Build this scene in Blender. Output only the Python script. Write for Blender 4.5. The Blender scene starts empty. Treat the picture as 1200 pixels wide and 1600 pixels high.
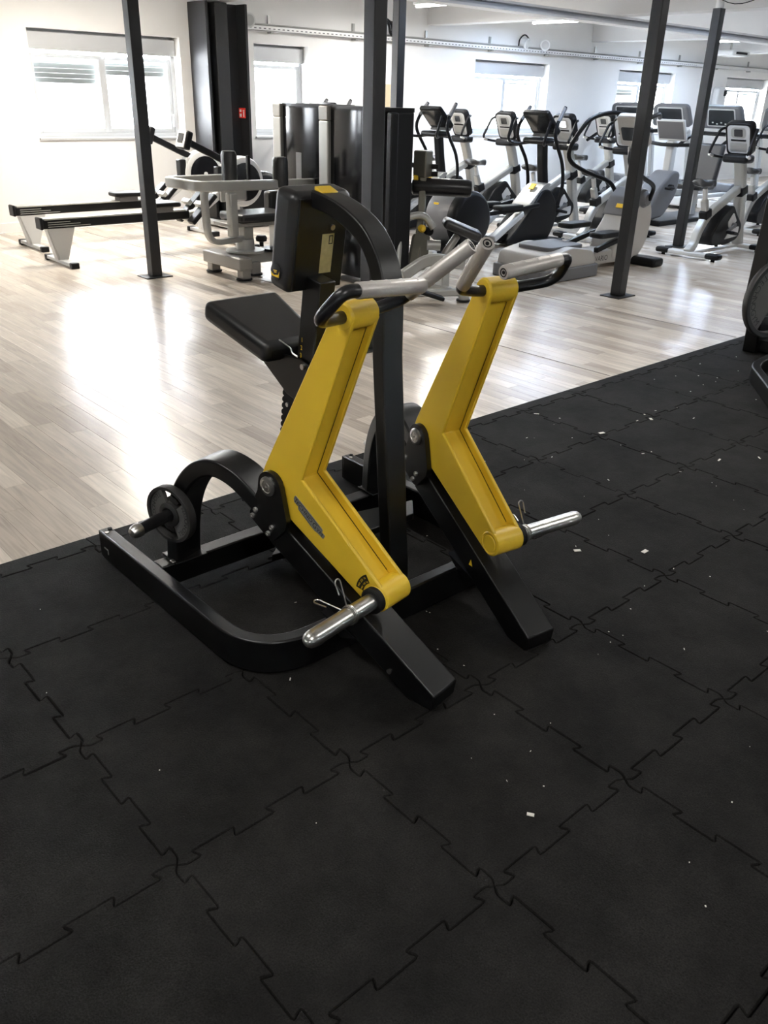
import bpy, bmesh, math, random
from mathutils import Vector, Matrix
random.seed(7)
PI = math.pi
scene = bpy.context.scene
col = scene.collection

# ---------------------------------------------------------------- camera
CAM = Vector((-0.57184, -1.27704, 1.54882))
F_PX = 1314.74
RIGHT = Vector((0.7471, -0.6642, 0.0265)); UPV = Vector((0.2772, 0.3470, 0.8960)); FWD = Vector((0.6047, 0.6619, -0.4430))
cd = bpy.data.cameras.new('camera'); cam = bpy.data.objects.new('camera', cd); col.objects.link(cam)
FWD.normalize(); RIGHT = (RIGHT - FWD * RIGHT.dot(FWD)).normalized(); UPV = RIGHT.cross(FWD)
cam.matrix_world = Matrix(((RIGHT.x, UPV.x, -FWD.x, CAM.x), (RIGHT.y, UPV.y, -FWD.y, CAM.y), (RIGHT.z, UPV.z, -FWD.z, CAM.z), (0, 0, 0, 1)))
cd.sensor_fit = 'VERTICAL'; cd.sensor_height = 36.0; cd.lens = F_PX / 1600 * 36.0
cd.clip_start = 0.05; cd.clip_end = 200
scene.camera = cam
def pix(p):
    d = Vector(p) - CAM; z = d.dot(FWD)
    if z < 0.05: return None
    return (600 + F_PX * d.dot(RIGHT) / z, 800 - F_PX * d.dot(UPV) / z)

# ---------------------------------------------------------------- world, light, exposure
SKY = 125.0
world = bpy.data.worlds.new('world'); scene.world = world; world.use_nodes = True
wn = world.node_tree; bg = wn.nodes['Background']
bg.inputs[0].default_value = (0.90, 0.95, 1.0, 1); bg.inputs[1].default_value = SKY
scene.view_settings.view_transform = 'Standard'; scene.view_settings.look = 'None'
scene.view_settings.exposure = 0.8; scene.view_settings.gamma = 1.0; scene.view_settings.use_curve_mapping = False
scene.cycles.use_denoising = True
scene.cycles.max_bounces = 8; scene.cycles.diffuse_bounces = 4; scene.cycles.glossy_bounces = 4
scene.cycles.sample_clamp_indirect = 6.0

# windows in the wall: x0, x1 of the openings
WALL_Y = 9.35; SILL = 1.0; HEAD = 2.13
WINDOWS = [(3.57, 5.46), (6.56, 7.46), (10.86, 12.78), (14.92, 16.92), (19.05, 21.0), (-0.9, 1.0)]  # last opening is out of view, added to light the columns and floor
for (a, b) in WINDOWS:                                    # portals: they only guide the sampling of the sky through the panes
    ld = bpy.data.lights.new('window_portal', 'AREA'); ld.shape = 'RECTANGLE'; ld.size = b - a; ld.size_y = HEAD - SILL
    lo = bpy.data.objects.new('window_portal', ld); col.objects.link(lo)
    lo.location = ((a + b) / 2, WALL_Y + 0.32, (SILL + HEAD) / 2); lo.rotation_euler = (-PI / 2, 0, 0)
    ld.cycles.is_portal = True
# fluorescent batten positions (x, y, power, colour); each lamp's light is made in its builder
WARM = (1.0, 0.93, 0.82); COOL = (0.55, 0.72, 1.0); NEUT = (1.0, 0.98, 0.94)
BATTENS = [(8.4, 7.6, 62, NEUT, 'fluorescent ceiling batten glowing at top centre near the window wall'), (11.2, 7.9, 42, COOL, 'fluorescent ceiling batten above the third window'),
           (16.1, 7.6, 52, COOL, 'fluorescent ceiling batten before the fourth window'), (3.7, 7.4, 72, WARM, 'fluorescent ceiling batten above the rowing ergometers'),
           (7.75, 4.4, 30, COOL, 'fluorescent ceiling batten above the cross trainers'), (11.9, 4.4, 30, COOL, 'fluorescent ceiling batten above the far bikes'),
           (16.1, 4.4, 36, COOL, 'fluorescent ceiling batten at the far right end of the hall'), (-0.6, 0.9, 15, NEUT, 'unseen fluorescent batten added above the left end of the mat'),
           (3.7, 1.0, 22, NEUT, 'unseen fluorescent batten added above the edge of the mat'), (-0.6, -2.4, 32, NEUT, 'unseen fluorescent batten added behind the viewer'),
           (3.7, -2.4, 20, NEUT, 'unseen fluorescent batten added above the right part of the mat'), (7.75, 0.8, 24, NEUT, 'unseen fluorescent batten added above the right end of the mat')]  # battens over the mat and behind the viewer: unseen, added to light the foreground

# ---------------------------------------------------------------- materials
def new_mat(name):
    m = bpy.data.materials.new(name); m.use_nodes = True
    return m, m.node_tree, m.node_tree.nodes['Principled BSDF']
def mat(name, color, rough=0.5, metal=0.0, bump=0.0, bscale=200.0, var=0.0, vscale=6.0, coat=0.0, spec=None, emit=None, estr=0.0, trans=0.0, ior=None):
    m, t, p = new_mat(name)
    c = (*color, 1)
    p.inputs['Base Color'].default_value = c; p.inputs['Roughness'].default_value = rough; p.inputs['Metallic'].default_value = metal
    if coat: p.inputs['Coat Weight'].default_value = coat; p.inputs['Coat Roughness'].default_value = 0.15
    if spec is not None: p.inputs['Specular IOR Level'].default_value = spec
    if trans: p.inputs['Transmission Weight'].default_value = trans
    if ior: p.inputs['IOR'].default_value = ior
    if emit: p.inputs['Emission Color'].default_value = (*emit, 1); p.inputs['Emission Strength'].default_value = estr
    tc = t.nodes.new('ShaderNodeTexCoord')
    if var:
        n = t.nodes.new('ShaderNodeTexNoise'); n.inputs['Scale'].default_value = vscale; n.inputs['Detail'].default_value = 4
        t.links.new(tc.outputs['Object'], n.inputs['Vector'])
        r = t.nodes.new('ShaderNodeMapRange'); r.inputs['From Min'].default_value = 0.3; r.inputs['From Max'].default_value = 0.7
        r.inputs['To Min'].default_value = 1 - var; r.inputs['To Max'].default_value = 1 + var
        t.links.new(n.outputs['Fac'], r.inputs['Value'])
        mx = t.nodes.new('ShaderNodeMix'); mx.data_type = 'RGBA'; mx.blend_type = 'MULTIPLY'; mx.inputs[0].default_value = 1
        mx.inputs[6].default_value = c; t.links.new(r.outputs['Result'], mx.inputs[7]); t.links.new(mx.outputs[2], p.inputs['Base Color'])
    if bump:
        n = t.nodes.new('ShaderNodeTexNoise'); n.inputs['Scale'].default_value = bscale; n.inputs['Detail'].default_value = 3
        t.links.new(tc.outputs['Object'], n.inputs['Vector'])
        b = t.nodes.new('ShaderNodeBump'); b.inputs['Strength'].default_value = bump; b.inputs['Distance'].default_value = 0.002
        t.links.new(n.outputs['Fac'], b.inputs['Height']); t.links.new(b.outputs['Normal'], p.inputs['Normal'])
    return m
M = {}
M['black'] = mat('black_powder_coat', (0.0020, 0.0020, 0.0022), 0.33, bump=0.10, bscale=900, spec=0.5)
M['leather'] = mat('black_upholstery', (0.004, 0.004, 0.005), 0.42, bump=0.12, bscale=500, spec=0.7)
M['yellow'] = mat('yellow_paint', (0.74, 0.49, 0.028), 0.42, bump=0.05, bscale=600)
M['yellow_flat'] = mat('yellow_print', (0.85, 0.55, 0.02), 0.5)
M['chrome'] = mat('polished_steel', (0.62, 0.61, 0.58), 0.30, 1.0, var=0.08, vscale=30)
M['grip'] = mat('brushed_aluminium_grip', (0.62, 0.585, 0.55), 0.42, 0.45, bump=0.1, bscale=300)
M['steel'] = mat('bright_steel_bolt', (0.75, 0.74, 0.72), 0.3, 1.0)
M['rubber_part'] = mat('black_rubber', (0.006, 0.006, 0.006), 0.65, bump=0.1, bscale=300, spec=0.25)
M['handle'] = mat('black_gloss_tube', (0.008, 0.008, 0.009), 0.3)
M['plate'] = mat('dark_grey_cast_plate', (0.018, 0.0175, 0.017), 0.55, bump=0.3, bscale=400)
M['plate_letter'] = mat('black_lettering', (0.006, 0.006, 0.006), 0.6)
M['badge'] = mat('grey_badge', (0.24, 0.24, 0.23), 0.4, 0.3)
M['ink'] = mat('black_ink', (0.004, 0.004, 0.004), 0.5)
M['label'] = mat('pale_yellow_label', (0.50, 0.44, 0.22), 0.5, var=0.1, vscale=60)
M['wall'] = mat('white_wall_paint', (0.86, 0.85, 0.83), 0.85, bump=0.05, bscale=80, var=0.015, vscale=1.5)
M['ceil'] = mat('white_ceiling_paint', (0.74, 0.74, 0.74), 0.9)
M['beam'] = mat('white_beam_paint', (0.74, 0.74, 0.74), 0.6)
M['wall_dark'] = mat('darkened_unseen_wall', (0.045, 0.045, 0.046), 0.8)  # for the unseen left and front walls, darkened to keep black parts deep
M['underlay'] = mat('pale_floor_joint', (0.42, 0.37, 0.31), 0.5)
M['frame_white'] = mat('white_window_frame', (0.52, 0.53, 0.54), 0.4)
M['slat'] = mat('grey_shutter_slat', (0.42, 0.45, 0.44), 0.5)
M['glass'] = mat('window_glass', (1, 1, 1), 0.0, trans=1.0, ior=1.01)
M['column'] = mat('anthracite_column_paint', (0.016, 0.016, 0.017), 0.40, bump=0.05, bscale=300, spec=0.4)
M['pillar'] = mat('dark_steel_pillar_paint', (0.016, 0.016, 0.017), 0.5, spec=0.35)
M['silver'] = mat('silver_paint', (0.42, 0.42, 0.40), 0.38, 0.5)
M['silverdark'] = mat('warm_grey_paint', (0.30, 0.29, 0.27), 0.42, 0.4)
M['lightgrey'] = mat('light_grey_plastic', (0.56, 0.56, 0.55), 0.45)
M['midgrey'] = mat('mid_grey_plastic', (0.13, 0.13, 0.135), 0.45, spec=0.35)
M['beige'] = mat('warm_light_grey_plastic', (0.42, 0.40, 0.37), 0.45)
M['dark'] = mat('dark_plastic', (0.008, 0.008, 0.009), 0.38, spec=0.16)
M['smoke'] = mat('smoked_black_panel', (0.004, 0.004, 0.005), 0.14, spec=0.2)
M['screen'] = mat('dark_display', (0.02, 0.022, 0.025), 0.15)
M['screen_lit'] = mat('lit_display', (0.7, 0.75, 0.8), 0.2, emit=(0.9, 0.95, 1.0), estr=1.2)
M['red'] = mat('red_sign', (0.72, 0.03, 0.02), 0.5)
M['white'] = mat('white_plastic', (0.8, 0.8, 0.79), 0.4)
M['olive'] = mat('bronze_grey_paint', (0.16, 0.155, 0.125), 0.4, 0.5)
M['board'] = mat('beige_board', (0.52, 0.42, 0.27), 0.7)
M['tube'] = mat('fluorescent_tube', (1, 1, 1), 0.5, emit=(1, 0.98, 0.95), estr=14)
M['scrap'] = mat('white_paper_scrap', (0.75, 0.73, 0.66), 0.7)
M['clear'] = mat('clear_plastic', (0.9, 0.93, 0.95), 0.08, trans=0.85, ior=1.3)
M['speaker'] = mat('black_speaker_case', (0.006, 0.006, 0.006), 0.6)
M['seam'] = mat('floor_seam_filler', (0.30, 0.27, 0.24), 0.5)
M['plate_web'] = mat('grey_cast_plate_face', (0.085, 0.083, 0.078), 0.6, bump=0.3, bscale=400)
M['roller'] = mat('black_roller_vinyl', (0.005, 0.005, 0.006), 0.3, spec=0.35)

def rubber_mat():
    m, t, p = new_mat('recycled_rubber_tile'); N = t.nodes.new; L = t.links.new
    g = N('ShaderNodeNewGeometry')
    big = N('ShaderNodeTexNoise'); big.inputs['Scale'].default_value = 3.2; big.inputs['Detail'].default_value = 9; big.inputs['Roughness'].default_value = 0.72
    fine = N('ShaderNodeTexNoise'); fine.inputs['Scale'].default_value = 260; fine.inputs['Detail'].default_value = 2
    sp = N('ShaderNodeTexVoronoi'); sp.inputs['Scale'].default_value = 190
    for n in (big, fine, sp): L(g.outputs['Position'], n.inputs['Vector'])
    cr = N('ShaderNodeValToRGB'); e = cr.color_ramp.elements
    e[0].position = 0.32; e[0].color = (0.0040, 0.0037, 0.0034, 1); e[1].position = 0.75; e[1].color = (0.0225, 0.0213, 0.0203, 1)
    L(big.outputs['Fac'], cr.inputs['Fac'])
    mr = N('ShaderNodeMapRange'); mr.inputs['From Min'].default_value = 0.3; mr.inputs['From Max'].default_value = 0.7; mr.inputs['To Min'].default_value = 0.6; mr.inputs['To Max'].default_value = 1.5
    L(fine.outputs['Fac'], mr.inputs['Value'])
    mx = N('ShaderNodeMix'); mx.data_type = 'RGBA'; mx.blend_type = 'MULTIPLY'; mx.inputs[0].default_value = 1
    L(cr.outputs['Color'], mx.inputs[6]); L(mr.outputs['Result'], mx.inputs[7]); L(mx.outputs[2], p.inputs['Base Color'])
    p.inputs['Roughness'].default_value = 0.8; p.inputs['Specular IOR Level'].default_value = 0.12
    ad = N('ShaderNodeMath'); ad.operation = 'ADD'; L(fine.outputs['Fac'], ad.inputs[0]); L(sp.outputs['Distance'], ad.inputs[1])
    b = N('ShaderNodeBump'); b.inputs['Strength'].default_value = 0.55; b.inputs['Distance'].default_value = 0.0015
    L(ad.outputs[0], b.inputs['Height']); L(b.outputs['Normal'], p.inputs['Normal'])
    return m
M['rubber'] = rubber_mat()

PL_W, PL_L = 0.098, 0.78
def row_off(i): return (i * 0.37 + (i * i % 7) * 0.11) % 1.0
def wood_mat():
    m, t, p = new_mat('pale_oak_plank'); N = t.nodes.new; L = t.links.new
    g = N('ShaderNodeNewGeometry'); oi = N('ShaderNodeAttribute'); oi.attribute_type = 'GEOMETRY'; oi.attribute_name = 'plank_id'
    ob = N('ShaderNodeObjectInfo')
    # every plank carries its own random number: the object's, or the mesh attribute where many are joined
    add = N('ShaderNodeMath'); add.operation = 'ADD'; L(oi.outputs['Fac'], add.inputs[0]); L(ob.outputs['Random'], add.inputs[1])
    wnn = N('ShaderNodeTexWhiteNoise'); wnn.noise_dimensions = '1D'; L(add.outputs[0], wnn.inputs['W'])
    mp = N('ShaderNodeMapping'); mp.inputs['Scale'].default_value = (26, 1.6, 1); L(g.outputs['Position'], mp.inputs['Vector'])
    cx = N('ShaderNodeCombineXYZ'); mul = N('ShaderNodeMath'); mul.operation = 'MULTIPLY'; mul.inputs[1].default_value = 37; L(wnn.outputs['Value'], mul.inputs[0]); L(mul.outputs[0], cx.inputs['Z'])
    va = N('ShaderNodeVectorMath'); va.operation = 'ADD'; L(mp.outputs[0], va.inputs[0]); L(cx.outputs[0], va.inputs[1])
    gr = N('ShaderNodeTexNoise'); gr.inputs['Scale'].default_value = 1.6; gr.inputs['Detail'].default_value = 5; gr.inputs['Distortion'].default_value = 1.1; L(va.outputs[0], gr.inputs['Vector'])
    cr = N('ShaderNodeValToRGB'); e = cr.color_ramp.elements
    e[0].position = 0.0; e[0].color = (0.50, 0.43, 0.36, 1); e[1].position = 1.0; e[1].color = (0.78, 0.70, 0.60, 1)
    el = e.new(0.5); el.color = (0.62, 0.55, 0.47, 1); L(wnn.outputs['Value'], cr.inputs['Fac'])
    mr = N('ShaderNodeMapRange'); mr.inputs['From Min'].default_value = 0.3; mr.inputs['From Max'].default_value = 0.7; mr.inputs['To Min'].default_value = 0.80; mr.inputs['To Max'].default_value = 1.13
    L(gr.outputs['Fac'], mr.inputs['Value'])
    mx = N('ShaderNodeMix'); mx.data_type = 'RGBA'; mx.blend_type = 'MULTIPLY'; mx.inputs[0].default_value = 1
    L(cr.outputs['Color'], mx.inputs[6]); L(mr.outputs['Result'], mx.inputs[7]); L(mx.outputs[2], p.inputs['Base Color'])
    p.inputs['Roughness'].default_value = 0.235; p.inputs['Specular IOR Level'].default_value = 0.6
    wv = N('ShaderNodeTexNoise'); wv.inputs['Scale'].default_value = 5; L(g.outputs['Position'], wv.inputs['Vector'])
    b = N('ShaderNodeBump'); b.inputs['Strength'].default_value = 0.08; b.inputs['Distance'].default_value = 0.01; L(wv.outputs['Fac'], b.inputs['Height']); L(b.outputs['Normal'], p.inputs['Normal'])
    return m
M['wood'] = wood_mat()

# ---------------------------------------------------------------- mesh helpers
def V(*a): return Vector(a)
class MB:
    def __init__(s): s.v = []; s.f = []
    def add(s, vs, fs):
        n = len(s.v); s.v += [Vector(q) for q in vs]; s.f += [tuple(i + n for i in f) for f in fs]; return s
    def box(s, c, d, rot=None):
        c = Vector(c); h = Vector(d) / 2
        vs = [Vector((x * h.x, y * h.y, z * h.z)) for x in (-1, 1) for y in (-1, 1) for z in (-1, 1)]
        if rot is not None: vs = [rot @ q for q in vs]
        return s.add([c + q for q in vs], [(0, 1, 3, 2), (4, 6, 7, 5), (0, 4, 5, 1), (2, 3, 7, 6), (0, 2, 6, 4), (1, 5, 7, 3)])
    def box2(s, a, b): 
        a = Vector(a); b = Vector(b); return s.box((a + b) / 2, (abs(b.x - a.x), abs(b.y - a.y), abs(b.z - a.z)))
    def ring(s, c, ax, r, seg, ref=None):
        ax = ax.normalized()
        if ref is None: ref = V(0, 0, 1) if abs(ax.z) < 0.9 else V(1, 0, 0)
        u = (ref - ax * ref.dot(ax)).normalized(); w = ax.cross(u)
        return [c + u * (r * math.cos(2 * PI * k / seg)) + w * (r * math.sin(2 * PI * k / seg)) for k in range(seg)]
    def cyl(s, p0, p1, r, r2=None, seg=16):
        p0 = Vector(p0); p1 = Vector(p1); r2 = r if r2 is None else r2; ax = p1 - p0
        a = s.ring(p0, ax, r, seg); b = s.ring(p1, ax, r2, seg)
        fs = [(k, (k + 1) % seg, seg + (k + 1) % seg, seg + k) for k in range(seg)] + [tuple(range(seg))[::-1], tuple(range(seg, 2 * seg))]
        return s.add(a + b, fs)
    def lathe(s, p0, ax, prof, seg=20):
        # prof: (radius, distance along ax); a closed outline when first/last radius are 0, else capped
        p0 = Vector(p0); ax = Vector(ax).normalized(); vs = []
        for (r, h) in prof: vs += s.ring(p0 + ax * h, ax, max(r, 1e-5), seg)
        n = len(prof); fs = []
        for i in range(n - 1):
            for k in range(seg):
                k2 = (k + 1) % seg; fs.append((i * seg + k, i * seg + k2, (i + 1) * seg + k2, (i + 1) * seg + k))
        fs += [tuple(range(seg))[::-1], tuple(range((n - 1) * seg, n * seg))]
        return s.add(vs, fs)
    def ringlathe(s, p0, ax, prof, seg=24):      # closed ring profile (torus-like)
        p0 = Vector(p0); ax = Vector(ax).normalized(); vs = []
        for (r, h) in prof: vs += s.ring(p0 + ax * h, ax, r, seg)
        n = len(prof)
        fs = [(i * seg + k, i * seg + (k + 1) % seg, ((i + 1) % n) * seg + (k + 1) % seg, ((i + 1) % n) * seg + k) for i in range(n) for k in range(seg)]
        return s.add(vs, fs)
    def tube(s, path, r, seg=10, closed=False):
        P = [Vector(q) for q in path]; n = len(P); vs = []; u = None
        rr = r if isinstance(r, (list, tuple)) else [r] * n
        for i in range(n):
            t = (P[(i + 1) % n] - P[i - 1]) if closed else (P[min(i + 1, n - 1)] - P[max(i - 1, 0)])
            t.normalize()
            if u is None: u = t.orthogonal().normalized()
            else: u = (u - t * u.dot(t)).normalized()
            w = t.cross(u)
            vs += [P[i] + u * (rr[i] * math.cos(2 * PI * k / seg)) + w * (rr[i] * math.sin(2 * PI * k / seg)) for k in range(seg)]
        m = n if closed else n - 1
        fs = [(i * seg + k, i * seg + (k + 1) % seg, ((i + 1) % n) * seg + (k + 1) % seg, ((i + 1) % n) * seg + k) for i in range(m) for k in range(seg)]
        if not closed: fs += [tuple(range(seg))[::-1], tuple(range((n - 1) * seg, n * seg))]
        return s.add(vs, fs)
    def rect(s, path, w, h, up=(0, 0, 1)):
        # rectangular bar: w across (along tangent x up), h along up
        P = [Vector(q) for q in path]; n = len(P); vs = []; up = Vector(up).normalized()
        for i in range(n):
            ta = (P[i] - P[i - 1]).normalized() if i > 0 else None; tb = (P[i + 1] - P[i]).normalized() if i < n - 1 else None
            t = (ta + tb).normalized() if ta and tb else (ta or tb)
            sc = 1.0 / max(0.5, t.dot(tb)) if (ta and tb) else 1.0
            sd = t.cross(up)
            if sd.length < 1e-4: sd = t.orthogonal()
            sd.normalize(); uu = sd.cross(t).normalized()
            dev_up = abs(tb.cross(ta).dot(up)) if ta and tb else 0
            ws = w * sc if dev_up > 1e-3 else w; hs = h if dev_up > 1e-3 else h * sc
            for (a, b) in ((-1, -1), (1, -1), (1, 1), (-1, 1)): vs.append(P[i] + sd * (a * ws / 2) + uu * (b * hs / 2))
        fs = [(i * 4 + k, i * 4 + (k + 1) % 4, i * 4 + 4 + (k + 1) % 4, i * 4 + 4 + k) for i in range(n - 1) for k in range(4)]
        fs += [(3, 2, 1, 0), tuple(range(4 * n - 4, 4 * n))]
        return s.add(vs, fs)
    def prism(s, poly, fn, o0, o1):
        n = len(poly); vs = [fn(a, b, o0) for a, b in poly] + [fn(a, b, o1) for a, b in poly]
        fs = [(k, (k + 1) % n, n + (k + 1) % n, n + k) for k in range(n)] + [tuple(range(n))[::-1], tuple(range(n, 2 * n))]
        return s.add(vs, fs)
    def sphere(s, c, r, seg=14, sc=(1, 1, 1)):
        c = Vector(c); vs = []; rows = seg // 2
        for i in range(1, rows):
            th = PI * i / rows
            vs += [c + V(r * sc[0] * math.sin(th) * math.cos(2 * PI * k / seg), r * sc[1] * math.sin(th) * math.sin(2 * PI * k / seg), r * sc[2] * math.cos(th)) for k in range(seg)]
        top = len(vs); vs += [c + V(0, 0, r * sc[2]), c - V(0, 0, r * sc[2])]
        fs = [(i * seg + k, (i + 1) * seg + k, (i + 1) * seg + (k + 1) % seg, i * seg + (k + 1) % seg) for i in range(rows - 2) for k in range(seg)]
        fs += [(top, k, (k + 1) % seg) for k in range(seg)] + [(top + 1, (rows - 2) * seg + (k + 1) % seg, (rows - 2) * seg + k) for k in range(seg)]
        return s.add(vs, fs)
    def mesh(s, name, off=None, smooth=True, fix=True):
        me = bpy.data.meshes.new(name)
        vs = [q - off for q in s.v] if off is not None else s.v
        me.from_pydata([tuple(q) for q in vs], [], s.f)
        if fix:
            bm = bmesh.new(); bm.from_mesh(me); bmesh.ops.recalc_face_normals(bm, faces=bm.faces); bm.to_mesh(me); bm.free()
        if smooth:
            me.polygons.foreach_set('use_smooth', [True] * len(me.polygons)); me.set_sharp_from_angle(angle=math.radians(38))
        me.update(); return me

def fillet(pts, r, n=5):
    P = [Vector(q) for q in pts]; out = [P[0]]
    for i in range(1, len(P) - 1):
        a = (P[i - 1] - P[i]); b = (P[i + 1] - P[i]); ra = min(r, a.length * 0.49, b.length * 0.49)
        A = P[i] + a.normalized() * ra; B = P[i] + b.normalized() * ra
        for k in range(n + 1):
            t = k / n; out.append(A * (1 - t) ** 2 + P[i] * 2 * t * (1 - t) + B * t * t)
    out.append(P[-1]); return out
def crom(pts, n=4):
    P = [Vector(q) for q in pts]; P = [P[0] * 2 - P[1]] + P + [P[-1] * 2 - P[-2]]; out = []
    for i in range(1, len(P) - 2):
        for k in range(n):
            t = k / n; a, b, c, d = P[i - 1:i + 3]
            out.append(0.5 * ((2 * b) + (c - a) * t + (2 * a - 5 * b + 4 * c - d) * t * t + (3 * b - a - 3 * c + d) * t ** 3))
    out.append(P[-2]); return out
def rpoly(pts, r, n=4):                         # closed 2-D outline with rounded corners
    P = [V(a, b, 0) for a, b in pts]; out = []
    m = len(P)
    for i in range(m):
        a = P[i - 1] - P[i]; b = P[(i + 1) % m] - P[i]; ra = min(r, a.length * 0.45, b.length * 0.45)
        A = P[i] + a.normalized() * ra; B = P[i] + b.normalized() * ra
        for k in range(n + 1):
            t = k / n; q = A * (1 - t) ** 2 + P[i] * 2 * t * (1 - t) + B * t * t; out.append((q.x, q.y))
    return out
XZ = lambda a, b, o: V(a, o, b)                 # outlines drawn in the x-z plane, extruded along y
YZ = lambda a, b, o: V(o, a, b)
XY = lambda a, b, o: V(a, b, o)

def tag(o, label=None, cat=None, group=None, kind=None):
    if label: o['label'] = label
    if cat: o['category'] = cat
    if group: o['group'] = group
    if kind: o['kind'] = kind
    return o
def obj(name, mb, m, parent=None, off=None, bev=0, seg=2, smooth=True):
    me = mb.mesh(name, off, smooth) if isinstance(mb, MB) else mb
    me.materials.clear(); me.materials.append(M[m] if isinstance(m, str) else m)
    o = bpy.data.objects.new(name, me); col.objects.link(o)
    if parent: o.parent = parent
    if bev:
        b = o.modifiers.new('bevel', 'BEVEL'); b.width = bev; b.segments = seg; b.limit_method = 'ANGLE'; b.angle_limit = math.radians(40)
        b.harden_normals = False
    return o
class Thing:
    def __init__(s, name, label, cat, loc=(0, 0, 0), rz=0, group=None, world=False):
        s.root = bpy.data.objects.new(name, None); col.objects.link(s.root); s.root.location = loc; s.root.rotation_euler = (0, 0, rz)
        s.root.empty_display_size = 0.1
        tag(s.root, label, cat, group); s.off = Vector(loc) if world else None
    def part(s, name, mb, m, parent=None, bev=0, seg=2, label=None):
        o = obj(name, mb, m, parent or s.root, s.off, bev, seg)
        if label: o['label'] = label
        return o
def copy_tree(o, parent=None):
    c = o.copy(); col.objects.link(c)
    if parent: c.parent = parent
    for ch in list(o.children): copy_tree(ch, c)
    return c
def struct(name, mb, m, parent=None, bev=0):
    o = obj(name, mb, m, parent, None, bev)
    if parent is None: o['kind'] = 'structure'
    return o
_tc = {}
def text_geo(s, size=1.0):
    if s not in _tc:  # bold outlines
        cu = bpy.data.curves.new('t', 'FONT'); cu.body = s; cu.align_x = 'CENTER'; cu.resolution_u = 3
        o = bpy.data.objects.new('t', cu); col.objects.link(o)
        me = bpy.data.meshes.new_from_object(o)
        _tc[s] = ([tuple(v.co) for v in me.vertices], [tuple(p.vertices) for p in me.polygons])
        bpy.data.objects.remove(o); bpy.data.curves.remove(cu); bpy.data.meshes.remove(me)
    vs, fs = _tc[s]; return [(a * size, b * size) for a, b, c in vs], fs
def text_on(mb, s, size, org, ax, ay, wide=1.0):
    vs, fs = text_geo(s, size); org = Vector(org); ax = Vector(ax).normalized(); ay = Vector(ay).normalized()
    return mb.add([org + ax * (a * wide) + ay * b for a, b in vs], fs)
def text_arc(mb, s, size, c, u, v, r, a0, step, inward=False):
    # letters around a circle: centre c, in-plane axes u (right) and v (up) as the reader sees them
    c = Vector(c); u = Vector(u).normalized(); v = Vector(v).normalized(); n = len(s)
    for i, ch in enumerate(s):
        a = a0 + (step if inward else -step) * (i - (n - 1) / 2); rad = u * math.cos(a) + v * math.sin(a); tan = u * math.sin(a) - v * math.cos(a)
        if inward: text_on(mb, ch, size, c + rad * (r + size * 0.7), -tan, -rad)
        else: text_on(mb, ch, size, c + rad * r, tan, rad)
    return mb

# ================================================================ THE ROOM
FZ = -0.012                                      # top of the wood floor; the rubber mat top is z = 0
X0, X1, Y0 = -3.2, 23.5, -4.4
CZ = 2.98
floor = struct('floor', MB().box2((X0, Y0, FZ - 0.05), (X1, WALL_Y + 0.3, FZ - 0.006)), 'underlay')
# ---- planks: the nearest ones in view one by one, the rest joined
planks = []
nrow = int((X1 - X0) / PL_W)
MAT_EDGE = 1.60
for i in range(nrow):
    x = X0 + i * PL_W; y = MAT_EDGE - 0.03 - row_off(i) * PL_L
    while y < WALL_Y:
        a = max(y, MAT_EDGE - 0.03); b = min(y + PL_L, WALL_Y)
        if b - a > 0.02: planks.append((x, a, b))
        y += PL_L
def inview(p, mrg=40):
    q = pix(p); return q and -mrg < q[0] < 1200 + mrg and -mrg < q[1] < 1600 + mrg
def plank_key(pl):
    return ((pl[0] + PL_W / 2 - CAM.x) ** 2 + ((pl[1] + pl[2]) / 2 - CAM.y) ** 2)
vis = [pl for pl in planks if any(inview((pl[0] + PL_W / 2, yy, FZ)) for yy in (pl[1], (pl[1] + pl[2]) / 2, pl[2]))]
vis.sort(key=plank_key); near = vis[:300]; nearset = set(near)
GAP = 0.00025
pmesh = {}
def plank_mesh(ln):
    k = round(ln, 3)
    if k not in pmesh:
        hw = PL_W / 2 - GAP; hl = ln / 2 - GAP; b = 0.0005; mb = MB()
        mb.add([(-hw, -hl, -0.006), (hw, -hl, -0.006), (hw, hl, -0.006), (-hw, hl, -0.006), (-hw, -hl, -b), (hw, -hl, -b), (hw, hl, -b), (-hw, hl, -b),
                (-hw + b, -hl + b, 0), (hw - b, -hl + b, 0), (hw - b, hl - b, 0), (-hw + b, hl - b, 0)],
               [(0, 1, 5, 4), (1, 2, 6, 5), (2, 3, 7, 6), (3, 0, 4, 7), (4, 5, 9, 8), (5, 6, 10, 9), (6, 7, 11, 10), (7, 4, 8, 11), (8, 9, 10, 11), (3, 2, 1, 0)])
        me = mb.mesh('plank', smooth=False); me.materials.append(M['wood']); pmesh[k] = me
    return pmesh[k]
for (x, a, b) in near:
    o = bpy.data.objects.new('plank', plank_mesh(b - a)); col.objects.link(o); o.location = (x + PL_W / 2, (a + b) / 2, FZ); o.parent = floor
vs = []; fs = []; ids = []
for (x, a, b) in planks:
    if (x, a, b) in nearset: continue
    n = len(vs); rid = random.random() * 10
    x0, x1, a2, b2 = x + GAP, x + PL_W - GAP, a + GAP, b - GAP
    vs += [(x0, a2, FZ), (x1, a2, FZ), (x1, b2, FZ), (x0, b2, FZ), (x0, a2, FZ - .006), (x1, a2, FZ - .006), (x1, b2, FZ - .006), (x0, b2, FZ - .006)]
    fs += [(n, n + 1, n + 2, n + 3), (n + 4, n + 5, n + 1, n), (n + 5, n + 6, n + 2, n + 1), (n + 6, n + 7, n + 3, n + 2), (n + 7, n + 4, n, n + 3)]
    ids += [rid] * 5
me = bpy.data.meshes.new('far_planks'); me.from_pydata(vs, [], fs)
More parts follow.
